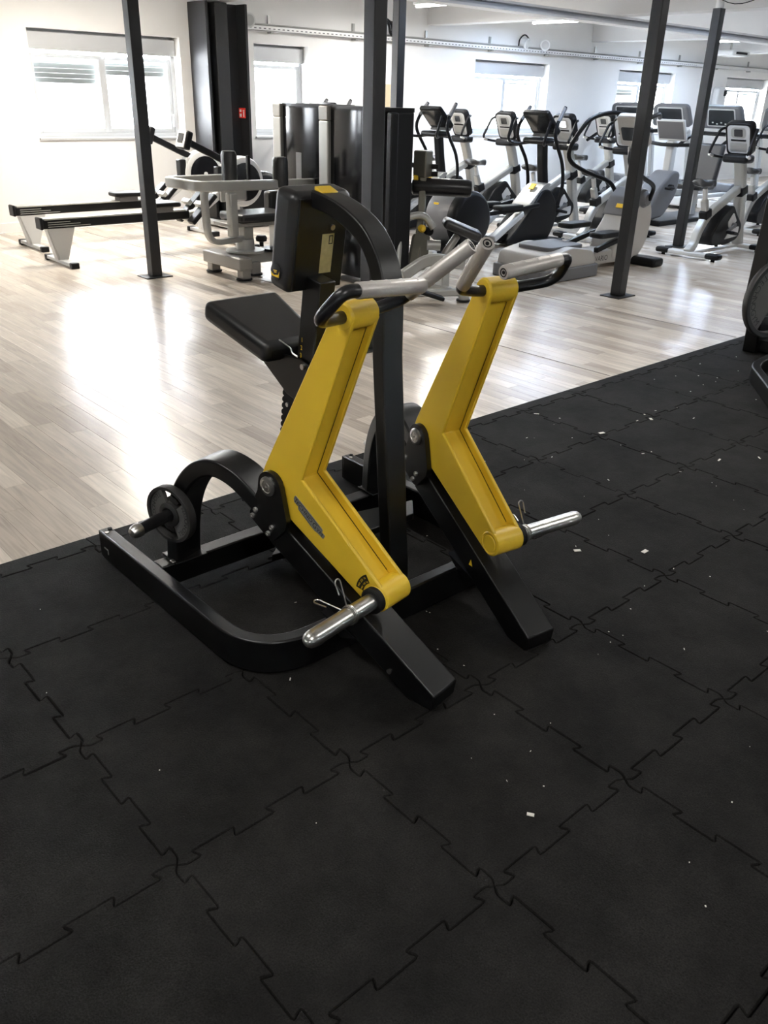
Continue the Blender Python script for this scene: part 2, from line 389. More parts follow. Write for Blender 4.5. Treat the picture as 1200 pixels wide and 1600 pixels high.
at = me.attributes.new('plank_id', 'FLOAT', 'FACE'); at.data.foreach_set('value', ids)
me.materials.append(M['wood']); fp = bpy.data.objects.new('far_planks', me); col.objects.link(fp); fp.parent = floor; fp['kind'] = 'stuff'
# long seams where two runs of flooring meet
for k, (xa, ya, xb, yb) in enumerate([(3.99, 1.62, 3.80, 9.0), (5.62, 1.62, 5.30, 9.0)]):
    struct('trim_%d' % (k + 1), MB().rect([(xa, ya, FZ + 0.001), (xb, yb, FZ + 0.001)], 0.006, 0.003), 'seam')

# ---- interlocking rubber tiles
T = 0.5; AMP = 0.0125; DV = 0.007
def wave(sgn):                                   # local (u, off) of one edge from corner to corner
    pts = [(0, 0), (0.018, -AMP * sgn)]; lev = -1
    for u in (0.05, 0.15, 0.25, 0.35, 0.45):
        pts += [(u + DV, lev * AMP * sgn), (u - DV, -lev * AMP * sgn)]; lev = -lev
    pts += [(0.482, AMP * sgn), (0.5, 0)]
    P = [V(a, b, 0) for a, b in pts]; out = [P[0]]
    for i in range(1, len(P) - 1):
        a = P[i - 1] - P[i]; b = P[i + 1] - P[i]; r = min(0.0075, a.length * 0.45, b.length * 0.45)
        A = P[i] + a.normalized() * r; B = P[i] + b.normalized() * r
        out += [A, (A + B) * 0.25 + P[i] * 0.5, B]
    out.append(P[-1]); return [(q.x, q.y) for q in out]
wx = wave(1); wy = wave(-1)
outline = [(u, o) for u, o in wx][:-1] + [(T + o, u) for u, o in wy][:-1] + [(u, T + o) for u, o in wx][::-1][:-1] + [(o, u) for u, o in wy][::-1][:-1]
def inset(poly, d):
    n = len(poly); out = []
    for i in range(n):
        p0 = V(*poly[i - 1], 0); p1 = V(*poly[i], 0); p2 = V(*poly[(i + 1) % n], 0)
        a = (p1 - p0).normalized(); b = (p2 - p1).normalized(); na = V(-a.y, a.x, 0); nb = V(-b.y, b.x, 0); nn = (na + nb)
        nn = nn / max(0.6, nn.length_squared / 2) ; q = p1 + nn * (d / 1.0) * 0.5 * 1.0 if False else p1 + (na + nb).normalized() * d
        out.append((q.x, q.y))
    return out
def tile_mesh(poly, name, zf=None):
    zf = zf or (lambda x, y: 0.0)
    r0 = inset(poly, 0.0012); r1 = inset(poly, 0.0016); r2 = inset(poly, 0.0038); n = len(poly); mb = MB()
    vs = [(x, y, FZ) for x, y in r0] + [(x, y, zf(x, y) - 0.0024) for x, y in r1] + [(x, y, zf(x, y)) for x, y in r2]
    fs = [(k, (k + 1) % n, n + (k + 1) % n, n + k) for k in range(n)] + [(n + k, n + (k + 1) % n, 2 * n + (k + 1) % n, 2 * n + k) for k in range(n)] + [tuple(range(2 * n, 3 * n))]
    mb.add(vs, fs); me = mb.mesh(name, smooth=True, fix=False); me.materials.append(M['rubber']); return me
mat_base = struct('floor_mat', MB().box2((-2.4, -3.4, FZ - 0.0055), (9.0, MAT_EDGE - 0.06, FZ - 0.0015)), 'rubber_part')
tag(mat_base, 'black interlocking rubber tile mat under the yellow rowing machine')
tme = tile_mesh(outline, 'rubber_tile')
for i in range(-4, 18):
    for j in range(-6, 3):
        x, y = i * T, j * T
        if not any(inview((x + a, y + b, 0), 30) for a in (0, .25, .5) for b in (0, .25, .5)): continue
        o = bpy.data.objects.new('rubber_tile', tme); col.objects.link(o); o.parent = mat_base
        o.location = (x + random.uniform(-.0012, .0012), y + random.uniform(-.0012, .0012), random.uniform(-.0008, .0008))
eo = [(u, o) for u, o in wx] + [(T, 0.1), (0, 0.1)]
eme = tile_mesh(eo, 'edge_strip', lambda x, y: -0.008 * max(0, min(1, (y - 0.02) / 0.08)))
for i in range(-1, 17):
    if inview((i * T + .25, 1.55, 0), 120):
        o = bpy.data.objects.new('edge_strip', eme); col.objects.link(o); o.parent = mat_base; o.location = (i * T, 1.5, 0)

# ---- walls
mb = MB(); xs = X0
for (a, b) in sorted(WINDOWS):
    mb.box2((xs, WALL_Y, FZ), (a, WALL_Y + 0.3, CZ)); mb.box2((a, WALL_Y, FZ), (b, WALL_Y + 0.3, SILL)); mb.box2((a, WALL_Y, HEAD), (b, WALL_Y + 0.3, CZ)); xs = b
mb.box2((xs, WALL_Y, FZ), (X1, WALL_Y + 0.3, CZ)); struct('wall_back', mb, 'wall')
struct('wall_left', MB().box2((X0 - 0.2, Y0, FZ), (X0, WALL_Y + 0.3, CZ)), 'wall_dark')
struct('wall_right', MB().box2((X1, Y0, FZ), (X1 + 0.2, WALL_Y + 0.3, CZ)), 'wall')
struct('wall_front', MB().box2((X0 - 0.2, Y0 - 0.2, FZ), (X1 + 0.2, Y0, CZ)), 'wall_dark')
struct('ceiling', MB().box2((X0 - 0.2, Y0 - 0.2, CZ), (X1 + 0.2, WALL_Y + 0.3, CZ + 0.15)), 'ceil')
struct('baseboard_back', MB().box2((X0, WALL_Y - 0.018, FZ), (X1, WALL_Y, 0.10)), 'wall', bev=0.003)
# ---- windows
for k, (a, b) in enumerate(WINDOWS):
    y = WALL_Y + 0.17; e = 0.05
    fr = MB().box2((a, y, SILL), (a + e, y + 0.06, HEAD)).box2((b - e, y, SILL), (b, y + 0.06, HEAD)).box2((a + e, y, SILL), (b - e, y + 0.06, SILL + e)).box2((a + e, y, HEAD - e), (b - e, y + 0.06, HEAD))
    w = struct('window_%d' % (k + 1), fr, 'frame_white', bev=0.004)
    bx = obj('shutter_box', MB().box2((a + 0.01, y - 0.06, HEAD - 0.21), (b - 0.01, y - 0.002, HEAD - 0.03)), 'frame_white', w, bev=0.004)
    mid = (a + b) / 2 - 0.02 if b - a > 1.2 else None
    spans = [(a + e, mid), (mid, b - e)] if mid else [(a + e, b - e)]
    top = HEAD - 0.24
    for q, (p0, p1) in enumerate(spans):
        d = 0.012 * q; t = 0.045
        s = MB().box2((p0, y + d, SILL + e), (p0 + t, y + 0.035 + d, top)).box2((p1 - t, y + d, SILL + e), (p1, y + 0.035 + d, top)).box2((p0 + t, y + d, SILL + e), (p1 - t, y + 0.035 + d, SILL + e + t)).box2((p0 + t, y + d, top - t), (p1 - t, y + 0.035 + d, top))
        sh = obj('sash', s, 'frame_white', w, bev=0.003)
        obj('pane', MB().box2((p0 + t, y + d + 0.012, SILL + e + t), (p1 - t, y + d + 0.018, top - t)), 'glass', sh)
        ns = {0: 5 - 2 * q, 1: 1, 2: 1, 3: 3 - 2 * q, 4: 1, 5: 2}[k]
        for r in range(ns):
            obj('shutter_slat', MB().box2((p0 + 0.01, y + 0.075, top - t - 0.052 * (r + 1)), (p1 - 0.01, y + 0.087, top - t - 0.052 * r - 0.001)), 'slat', w, bev=0.003)
    if k == 0: obj('handle', MB().box2((b - e - 0.03, y - 0.03, 1.12), (b - e - 0.01, y, 1.26)).box2((b - e - 0.03, y - 0.05, 1.24), (b - e - 0.01, y - 0.02, 1.26)), 'frame_white', w, bev=0.003)
    obj('sill', MB().box2((a - 0.02, WALL_Y - 0.025, SILL - 0.02), (b + 0.02, y, SILL + 0.006)), 'frame_white', w, bev=0.004)
# ---- ceiling beams
def ibeam(name, p0, p1, w, h, zb):
    p0 = V(*p0, 0); p1 = V(*p1, 0); mb = MB()
    mb.rect([p0 + V(0, 0, zb + 0.012), p1 + V(0, 0, zb + 0.012)], w, 0.024); mb.rect([p0 + V(0, 0, zb + h - 0.012), p1 + V(0, 0, zb + h - 0.012)], w, 0.024)
    mb.rect([p0 + V(0, 0, zb + h / 2), p1 + V(0, 0, zb + h / 2)], 0.02, h - 0.048); return struct(name, mb, 'beam')
n = 3
for x in (5.88, 9.85, 14.05, 18.3, 1.7):
    struct('trim_%d' % n, MB().box2((x - 0.13, Y0 + 0.05, 2.535), (x + 0.13, WALL_Y - 0.005, CZ - 0.001)), 'beam', bev=0.006); n += 1
ibeam('trim_%d' % n, (X0 + 0.05, 6.06), (X1 - 0.05, 6.06), 0.22, 0.094, 2.44); n += 1
ibeam('trim_%d' % n, (X0 + 0.05, 3.03), (X1 - 0.05, 3.03), 0.22, 0.094, 2.44); n += 1
for x in (7.85, 11.95, 16.2):                      # shallow purlins of the ceiling
    struct('trim_%d' % n, MB().box2((x - 0.04, Y0 + 0.05, CZ - 0.09), (x + 0.04, WALL_Y - 0.02, CZ)), 'beam'); n += 1
# ---- columns
COLS = [(3.18, 3.03, 'slim dark square column just behind the yellow rowing machine, tall through the picture'),
        (3.18, 6.08, 'dark square column standing in front of the two rowing ergometers'),
        (6.14, 6.06, 'slim dark square column behind the weight stack towers, right of the nearer one'),
        (6.14, 3.03, 'leaning-looking dark square column in front of the grey stepper trainer'),
        (9.28, 4.30, 'dark square column beside the exercise bike at far right')]
for (x, y, lb) in COLS:
    t = Thing('column', lb, 'column', (x, y, FZ), 0, 'square steel columns'); zt = 2.44 - FZ - 0.002
    if x > 9: zt = 2.52; 
    t.part('shaft', MB().box2((-0.05, -0.05, 0.01), (0.05, 0.05, zt)), 'column', bev=0.006)
    t.part('base_plate', MB().box2((-0.13, -0.1, 0), (0.13, 0.1, 0.01)), 'column', bev=0.002)
    if x > 9: t.part('neck', MB().cyl((0, 0, zt), (0, 0, CZ - FZ - 0.002), 0.045), 'beam')
t = Thing('wall_pillar', 'wide dark steel pillar against the window wall with red sign', 'pillar', (5.9, 9.15, FZ))
t.part('flange', MB().box2((-0.30, -0.22, 0), (-0.265, 0.195, 2.533)), 'pillar', bev=0.003)
t.part('flange', MB().box2((0.265, -0.22, 0), (0.30, 0.195, 2.533)), 'pillar', bev=0.003)
t.part('web', MB().box2((-0.265, -0.02, 0), (0.265, 0.01, 2.533)), 'pillar')
t.part('inner_casing', MB().box2((-0.13, -0.16, 0), (0.05, -0.02, 2.533)), 'pillar', bev=0.01)
s = Thing('fire_sign', 'small red fire equipment sign on the dark pillar', 'sign', (6.148, 9.05, 1.30))
pl = s.part('plate', MB().box2((-0.008, -0.075, -0.06), (-0.002, 0.075, 0.06)), 'red', bev=0.001)
for (y0, y1, z0, z1) in ((0.015, 0.055, 0.012, 0.042), (0.012, 0.058, -0.045, -0.008), (-0.05, -0.028, -0.045, 0.02), (-0.055, -0.02, 0.024, 0.036)):
    s.part('pictogram', MB().box2((-0.0095, y0, z0), (-0.0082, y1, z1)), 'white', pl)

# ---- fluorescent battens
for (x, y, pw, c, lbl) in BATTENS:
    t = Thing('ceiling_light', lbl, 'light', (x, y, 2.62), 0, 'fluorescent battens')
    bd = t.part('housing', MB().box2((-0.05, -0.62, 0.03), (0.05, 0.62, 0.098)), 'white', bev=0.006)
    for yy in (-0.4, 0.4): t.part('hanger', MB().cyl((0, yy, 0.098), (0, yy, CZ - 2.622), 0.006, seg=8), 'silver', bd)
    t.part('tube', MB().cyl((0, -0.6, 0.012), (0, 0.6, 0.012), 0.017, seg=12), 'tube')
    ld = bpy.data.lights.new('batten_glow', 'AREA'); ld.shape = 'RECTANGLE'; ld.size = 0.12; ld.size_y = 1.2; ld.energy = pw; ld.color = c
    lo = bpy.data.objects.new('batten_glow', ld); col.objects.link(lo); lo.parent = t.root; lo.location = (0, 0, -0.012)
# ================================================================ THE YELLOW LOW ROW MACHINE
XC = 1.07; TH = math.atan(0.16)
mach = Thing('low_row_machine', 'yellow and black plate-loaded low row machine standing on the rubber mat', 'gym machine', (XC, 0.75, 0), world=True)
def side(sg):                                     # side plane: s backwards along the leg, z up, off outwards
    e1 = V(sg * math.sin(TH), math.cos(TH), 0); n = V(sg * math.cos(TH), -math.sin(TH), 0); O = V(XC + sg * 0.2118, 0, 0)
    return lambda s, z, off: O + e1 * s + V(0, 0, z) + n * off
# base: U-shaped rail, cross bars
RZ0, RZ1 = 0.004, 0.115
path = fillet([(0.502, 1.40, 0.06), (0.502, 0.413, 0.06), (2 * XC - 0.502, 0.413, 0.06), (2 * XC - 0.502, 1.40, 0.06)], 0.20, 10)
bf = mach.part('base_rail', MB().rect(path, 0.046, RZ1 - RZ0), 'black', bev=0.006)
mach.part('cross_bar', MB().box2((0.525, 1.02, 0.03), (2 * XC - 0.525, 1.08, 0.112)), 'black', bev=0.005)
mach.part('foot_plate', MB().prism([(0.86, 0.86), (1.27, 0.79), (1.47, 0.79), (1.55, 0.88), (1.25, 0.95), (0.95, 0.93)], XY, 0.085, 0.113), 'black', bev=0.003)
mach.part('foot_plate_support', MB().box2((1.0, 0.86, 0.03), (1.14, 1.02, 0.085)), 'black', bev=0.003)
for x in (0.502, 2 * XC - 0.502):
    cp = mach.part('end_cap', MB().box2((x - 0.021, 1.40, 0.008), (x + 0.021, 1.408, 0.111)), 'rubber_part', bev=0.003)
    for q in (-0.010, 0.012):
        mach.part('bolt', MB().cyl((x + q, 1.37 + q, 0.114), (x + q, 1.37 + q, 0.119), 0.008, seg=10), 'steel' if q < 0 else 'rubber_part', cp)
mach.part('stamp', MB().box2((0.4775, 1.335, 0.055), (0.4788, 1.365, 0.060)).box2((0.4775, 1.335, 0.04), (0.4788, 1.340, 0.055)), 'silver', bf)
# front gussets between rail and leg
for sg in (-1, 1):
    S = side(sg)
    poly = [(0.30, 0.06), (0.43, 0.06), (0.40, 0.19), (0.36, 0.20)]
    mach.part('gusset', MB().prism([(0.36, 0.09), (0.30, 0.115), (0.44, 0.15)], lambda a, b, o: S(a, b, o), -0.05, 0.05), 'black')
# legs
LEG = [(0.012, 0.004), (0.006, 0.055), (0.60, 0.398), (0.652, 0.318), (0.10, 0.004)]
for sg in (-1, 1):
    S = side(sg)
    lg = mach.part('leg', MB().prism(LEG, S, -0.055, 0.055), 'black', bev=0.005)
    mach.part('foot', MB().prism([(0.02, 0.0), (0.02, 0.02), (0.09, 0.02), (0.09, 0.0)], S, -0.045, 0.045), 'rubber_part', lg)
    mach.part('bolt', MB().cyl(S(0.168, 0.065, 0.054), S(0.168, 0.065, 0.0585), 0.008, seg=10), 'steel', lg)
    mach.part('warning_sticker', MB().prism([(0.30, 0.165), (0.318, 0.165), (0.309, 0.187)], S, -0.0558, -0.0551), 'yellow_flat', lg)
# pivot brackets: two rounded plates either side of the arm
PV = (0.627, 0.515)
def hull_plate(r=0.046):
    pts = []
    for k in range(11): a = math.radians(-20 + 190 * k / 10); pts.append((PV[0] - 0.004 + r * math.cos(a), PV[1] + r * math.sin(a)))
    pts = pts[::-1]
    # from the rear of the circle down to the bolted lower corners and back up the front
    rear = [(0.690, 0.455), (0.712, 0.405), (0.706, 0.385), (0.655, 0.352), (0.630, 0.338), (0.612, 0.338), (0.560, 0.392), (0.553, 0.42)]
    return [(0.623 - r, PV[1] + 0.01)] + [p for p in pts if p[1] > PV[1] - 0.01] + [(0.673, 0.49)] + rear
for sg in (-1, 1):
    S = side(sg); HP = hull_plate()
    for (o0, o1) in ((0.056, 0.074), (-0.074, -0.056)):
        br = mach.part('pivot_bracket', MB().prism(HP, S, o0, o1), 'black', bev=0.004, seg=3)
        oo = o1 if o0 > 0 else o0; d = 1 if o0 > 0 else -1
        hb = mach.part('pivot_cap', MB().lathe(S(PV[0], PV[1], oo), S(0, 0, d) - S(0, 0, 0), [(0.030, 0), (0.030, 0.004), (0.026, 0.007), (0.019, 0.0075), (0.018, 0.0055), (0.012, 0.0055), (0.011, 0.008), (0.004, 0.008), (0.003, 0.003), (0.0, 0.003)], 28), 'chrome', br)
        for (s_, z_) in ((0.683, 0.421), (0.697, 0.397), (0.615, 0.383), (0.632, 0.358)):
            mach.part('bolt', MB().lathe(S(s_, z_, oo), S(0, 0, d) - S(0, 0, 0), [(0.0085, 0), (0.0085, 0.005), (0.0075, 0.007), (0.0045, 0.007), (0.004, 0.003), (0, 0.003)], 12), 'steel', br)
# yellow arms
TOP = (0.358, 1.053); LOW = (0.226, 0.286)
full = [(0.322, 1.045), (0.395, 1.062), (0.416, 1.012), (0.660, 0.566), (0.674, 0.532), (0.670, 0.498), (0.648, 0.470), (0.255, 0.252), (0.205, 0.262), (0.196, 0.30), (0.212, 0.326), (0.510, 0.562)]
web = [(0.351, 1.04), (0.395, 1.055), (0.412, 1.010), (0.655, 0.564), (0.668, 0.532), (0.664, 0.50), (0.645, 0.474), (0.255, 0.256), (0.234, 0.300), (0.5360, 0.5500)]
HW = 0.053; FT = 0.0125
arms = []
for sg in (-1, 1):
    S = side(sg); mb = MB()
    mb.prism(full, S, HW - FT, HW); mb.prism(full, S, -HW, -HW + FT); mb.prism(web, S, -HW + FT - 0.001, HW - FT + 0.001)
    arm = mach.part('lever_arm', mb, 'yellow', bev=0.0035, seg=2); arms.append(arm)
    mach.part('handle_sleeve', MB().lathe(S(*TOP, -0.054), S(0, 0, 1) - S(0, 0, 0), [(0.022, 0), (0.032, 0), (0.037, 0.006), (0.037, 0.102), (0.032, 0.108), (0.022, 0.108)], 28), 'yellow', arm)
    mach.part('lower_sleeve', MB().lathe(S(*LOW, -0.056), S(0, 0, 1) - S(0, 0, 0), [(0.026, 0.0), (0.028, 0.003), (0.034, 0.003), (0.036, 0), (0.042, 0.004), (0.042, 0.106), (0.036, 0.112), (0.02, 0.112)], 32), 'yellow', arm)
    hp = MB().lathe(S(*LOW, 0.072), S(0, 0, 1) - S(0, 0, 0), [(0.024, 0), (0.024, 0.235), (0.0235, 0.242), (0.021, 0.252), (0.0155, 0.260), (0.008, 0.2645), (0.0, 0.266)], 32)
    hn = mach.part('weight_horn', hp, 'chrome', arm)
    mach.part('collar', MB().lathe(S(*LOW, 0.054), S(0, 0, 1) - S(0, 0, 0), [(0.030, 0), (0.038, 0.002), (0.038, 0.018), (0.033, 0.022), (0.024, 0.022)], 28), 'rubber_part', hn)
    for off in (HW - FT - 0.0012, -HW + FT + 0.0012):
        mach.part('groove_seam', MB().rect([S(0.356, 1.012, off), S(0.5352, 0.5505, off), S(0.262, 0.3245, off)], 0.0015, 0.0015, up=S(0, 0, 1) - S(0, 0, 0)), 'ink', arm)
    # badge with lettering on the outer face
    a0, z0 = 0.482, 0.4545; da = V(-0.822, -0.569, 0); db = V(-0.569, 0.822, 0)
    P2 = lambda u, v: (a0 + da.x * u + db.x * v, z0 + da.y * u + db.y * v)
    if sg < 0:
        bo = [(-0.073, 0.014), (-0.050, 0.015), (0.050, 0.014), (0.058, 0.012), (0.060, 0.004), (0.074, 0.004), (0.075, -0.010), (0.052, -0.012), (0.040, -0.016), (0.020, -0.017), (-0.042, -0.014), (-0.046, -0.006), (-0.066, -0.007), (-0.073, 0.002)]
        bd = mach.part('badge', MB().prism([P2(u, v) for u, v in bo], S, HW, HW + 0.0015), 'badge', arm)
        ax = S(da.x, da.y, 0) - S(0, 0, 0); ay = S(db.x, db.y, 0) - S(0, 0, 0); tm = MB()
        def put(s, u, v, sz, wd=1.1): text_on(tm, s, sz, S(*P2(u, v), HW + 0.0019), ax, ay, wd)
        put('T', -0.0625, -0.004, 0.023, 1.0); put('ECHNO', -0.020, -0.006, 0.0185, 1.15); put('G', 0.030, -0.0095, 0.025, 1.0); put('YM', 0.0545, -0.009, 0.0180, 1.1)
        tm.prism([P2(-0.036, -0.0125), P2(0.020, -0.0138), P2(0.020, -0.0125), P2(-0.036, -0.0112)], S, HW + 0.0016, HW + 0.0019)
        tm.prism([P2(-0.052, 0.0105), P2(0.046, 0.0098), P2(0.046, 0.0115), P2(-0.052, 0.0122)], S, HW + 0.0016, HW + 0.0019)
        mach.part('lettering', tm, 'ink', bd)
        # load rating, curved round the horn
        cen = S(*LOW, 0) ; u_ = S(-1, 0, 0) - S(0, 0, 0); v_ = V(0, 0, 1)
        def sector(r0, r1, t0, t1, o0, o1, n=8):
            pts = [(LOW[0] - r1 * math.cos(t0 + (t1 - t0) * k / n), LOW[1] + r1 * math.sin(t0 + (t1 - t0) * k / n)) for k in range(n + 1)] + [(LOW[0] - r0 * math.cos(t1 + (t0 - t1) * k / n), LOW[1] + r0 * math.sin(t1 + (t0 - t1) * k / n)) for k in range(n + 1)]
            return MB().prism(pts, S, o0, o1)
        am = math.radians(146)
        lb = mach.part('load_label', sector(0.047, 0.074, am - 0.44, am + 0.44, HW, HW + 0.0006), 'ink', arm)
        tm = MB(); cc = LOW
        C3 = S(LOW[0], LOW[1], HW + 0.0010)
        text_arc(tm, 'MAX 220 lb', 0.0092, C3, u_, v_, 0.0625, am, 0.068); text_arc(tm, 'MAX 100 kg', 0.0085, C3, u_, v_, 0.0505, am, 0.078)
        mach.part('lettering', tm, 'yellow_flat', lb)
# handles: one bar through each sleeve, a grip on either end
for sg in (-1, 1):
    mx = lambda p: V(XC + sg * (XC - p[0]) * 1.0, p[1], p[2]) if False else V(XC + (p[0] - XC) * (-sg), p[1], p[2])
    S = side(sg); c = S(*TOP, 0); ox = S(0, 0, 1) - S(0, 0, 0)
    tin = c - ox * 0.07; tout = c + ox * 0.07
    inner = [mx(q) for q in ((0.930, 0.362, 1.062), (0.957, 0.354, 1.070))]; it = mx((1.041, 0.194, 1.222))
    co = mx((0.622, 0.285, 1.070)); ob = mx((0.655, 0.222, 1.148)); ot = mx((0.918, 0.237, 1.130))
    d_in = (it - inner[1]).normalized(); d_out = (ot - ob).normalized()
    hpth = [ob + d_out * 0.05] + [ob, co, tout, c, tin] + [inner[1]] + [inner[1] + d_in * 0.03]
    hb = mach.part('handle_bar', MB().tube(fillet(hpth, 0.045, 6), 0.0165, 14), 'handle', arms[0 if sg < 0 else 1])
    for (g0, g1) in ((inner[1] + d_in * 0.022, it), (ob + d_out * 0.040, ot)):
        d = (g1 - g0).normalized(); ln = (g1 - g0).length
        gp = mach.part('grip', MB().lathe(g0, d, [(0.014, 0), (0.0195, 0.001), (0.0200, 0.004), (0.0200, ln - 0.004), (0.0185, ln), (0.010, ln), (0.009, ln - 0.002), (0.0, ln - 0.002)], 20), 'grip', arms[0 if sg < 0 else 1])
        side_ = d.cross(V(0, 0, 1)).normalized(); upg = side_.cross(d)
        for k in range(1, 5):
            p = g0 + d * (ln * k / 4.6)
            mach.part('grip_mark', MB().tube([p + (side_ * math.sin(t) + upg * math.cos(t)) * 0.0202 for t in [math.radians(x) for x in range(-35, 36, 14)]], 0.0009, 4), 'white', gp)
        mach.part('end_ring', MB().ringlathe(g1, d, [(0.0095, -0.001), (0.0125, -0.001), (0.0125, 0.0006), (0.0095, 0.0006)], 20).cyl(g1 - d * 0.003, g1 + d * 0.0004, 0.005, seg=12), 'ink', gp)
# arches joining the brackets to the rear cross bar, with the storage horns
AP = [(1.052, 0.112), (1.042, 0.24), (1.022, 0.33), (0.988, 0.405), (0.942, 0.462), (0.890, 0.497), (0.835, 0.508), (0.772, 0.493), (0.718, 0.462), (0.655, 0.418)]
for sg in (-1, 1):
    def A(y, z, off, sg=sg):
        return V(XC + sg * (XC - (0.63 + (1.05 - y) * 0.267)), y, z) + V(sg * 0.963, -0.269, 0) * off
    nrm = V(sg * 0.963, -0.269, 0)
    P = crom([A(y, z, 0) for y, z in AP], 4)
    ar = mach.part('arch', MB().rect(P, 0.056, 0.110, up=nrm), 'black', bev=0.007, seg=3)
    mach.part('base_plate', MB().box2((XC + sg * (XC - 0.63) - 0.06, 1.0, 0.113), (XC + sg * (XC - 0.63) + 0.06, 1.10, 0.120)), 'black', ar, bev=0.002)
    mach.part('bolt', MB().box((XC + sg * (XC - 0.568), 1.02, 0.122), (0.014, 0.020, 0.006)), 'steel', ar, bev=0.003)
    if sg > 0:
        for z in (0.30, 0.20): mach.part('bolt', MB().cyl(A(1.062, z, -0.03), A(1.098, z, -0.03), 0.010, seg=10), 'steel', ar)
    hc = A(1.012, 0.314, 0.05)
    hn = mach.part('storage_horn', MB().lathe(hc, nrm, [(0.026, 0), (0.026, 0.030), (0.020, 0.034), (0.020, 0.16), (0.022, 0.163), (0.0225, 0.172), (0.020, 0.188), (0.013, 0.197), (0.0, 0.200)], 24), 'handle')
    mach.part('horn_tip', MB().lathe(hc + nrm * 0.162, nrm, [(0.021, 0), (0.0232, 0.002), (0.0232, 0.012), (0.0205, 0.026), (0.0135, 0.036), (0.0, 0.040)], 24), 'chrome', hn)
# centre post sweeping over to the chest pad
post = [(0.455, 0.10), (0.525, 0.86), (0.527, 0.98), (0.532, 1.06), (0.560, 1.135), (0.612, 1.195), (0.68, 1.232), (0.75, 1.255), (0.845, 1.272)]
pp = [V(XC, 0.455, 0.03)] + [V(XC, *post[0])] + crom([V(XC, a, b) for a, b in post[1:]], 4)
mach.part('post', MB().rect(pp, 0.050, 0.080, up=(1, 0, 0)), 'black', bev=0.006, seg=3)
mach.part('clip', MB().prism([(0.795, 1.262), (0.795, 1.292), (0.835, 1.306), (0.835, 1.275)], YZ, XC - 0.030, XC + 0.030), 'yellow', bev=0.003)
# column carrying pad and seat
cl = mach.part('column', MB().rect([(XC, 1.00, 0.085), (XC, 0.850, 1.035)], 0.062, 0.088, up=(0, 1, 0)), 'black', bev=0.004)
for k, (s, z) in enumerate((('1', 0.832), ('2', 0.805), ('3', 0.779))):
    mach.part('numeral', text_on(MB(), s, 0.022, (XC - 0.0318, 0.905 + (0.832 - z) * 0.16, z - 0.008), (0, -1, 0), (0, 0, 1)), 'yellow_flat', cl)
# chest pad
rot = Matrix.Rotation(math.radians(10), 3, 'X'); pc = V(XC + 0.012, 0.915, 1.143)
def PD(x, y, z): return pc + rot @ V(x, y, z)
pd = mach.part('chest_pad', MB().add([PD(x, y, z) for x in (-0.113, 0.113) for y in (-0.052, 0.052) for z in (-0.152, 0.155)], [(0, 1, 3, 2), (4, 6, 7, 5), (0, 4, 5, 1), (2, 3, 7, 6), (0, 2, 6, 4), (1, 5, 7, 3)]), 'leather', bev=0.026, seg=5)
mach.part('back_board', MB().add([PD(x, y, z) for x in (-0.095, 0.095) for y in (-0.060, -0.05) for z in (-0.14, 0.14)], [(0, 1, 3, 2), (4, 6, 7, 5), (0, 4, 5, 1), (2, 3, 7, 6), (0, 2, 6, 4), (1, 5, 7, 3)]), 'black', pd, bev=0.003)
em = PD(-0.113, 0.008, -0.096)
lg = mach.part('emblem', MB().lathe(em, (-1, 0, 0), [(0.027, -0.004), (0.027, 0.0025), (0.024, 0.004), (0.0, 0.004)], 24), 'ink', pd)
def EM(a, b, o): return em + V(-0.0042 - o, -a, b)
mach.part('emblem_mark', MB().prism([(-0.023, 0.0), (-0.018, -0.004), (-0.006, -0.010), (0.016, -0.007), (0.0225, 0.004), (0.018, -0.016), (-0.019, -0.013)], EM, 0, 0.0006).box2(em + V(-0.0048, -0.009, 0.003), em + V(-0.0042, 0.009, 0.006)).box2(em + V(-0.0048, -0.007, -0.002), em + V(-0.0042, 0.006, 0.001)), 'yellow_flat', lg)
lb = mach.part('rating_plate', MB().add([PD(x, -0.0615, z) for x, z in ((0.000, -0.090), (0.046, -0.090), (0.046, 0.032), (0.000, 0.032))] + [PD(x, -0.060, z) for x, z in ((0.000, -0.090), (0.046, -0.090), (0.046, 0.032), (0.000, 0.032))], [(0, 1, 2, 3), (7, 6, 5, 4), (0, 4, 5, 1), (1, 5, 6, 2), (2, 6, 7, 3), (3, 7, 4, 0)]), 'label', pd)
mk = MB()
for (x0, x1, z0, z1) in ((0.026, 0.029, 0.000, 0.027), (0.039, 0.042, 0.000, 0.027), (0.026, 0.042, 0.024, 0.027), (0.026, 0.042, 0.000, 0.003)):
    mk.add([PD(x, -0.0619, z) for x, z in ((x0, z0), (x1, z0), (x1, z1), (x0, z1))], [(0, 1, 2, 3)])
mach.part('rating_mark', mk, 'ink', lb)
for (bx_, z) in ((0.034, 0.052), (0.020, -0.113)): mach.part('bolt', MB().cyl(PD(bx_, -0.058, z), PD(bx_, -0.066, z), 0.009, seg=10), 'steel', pd)
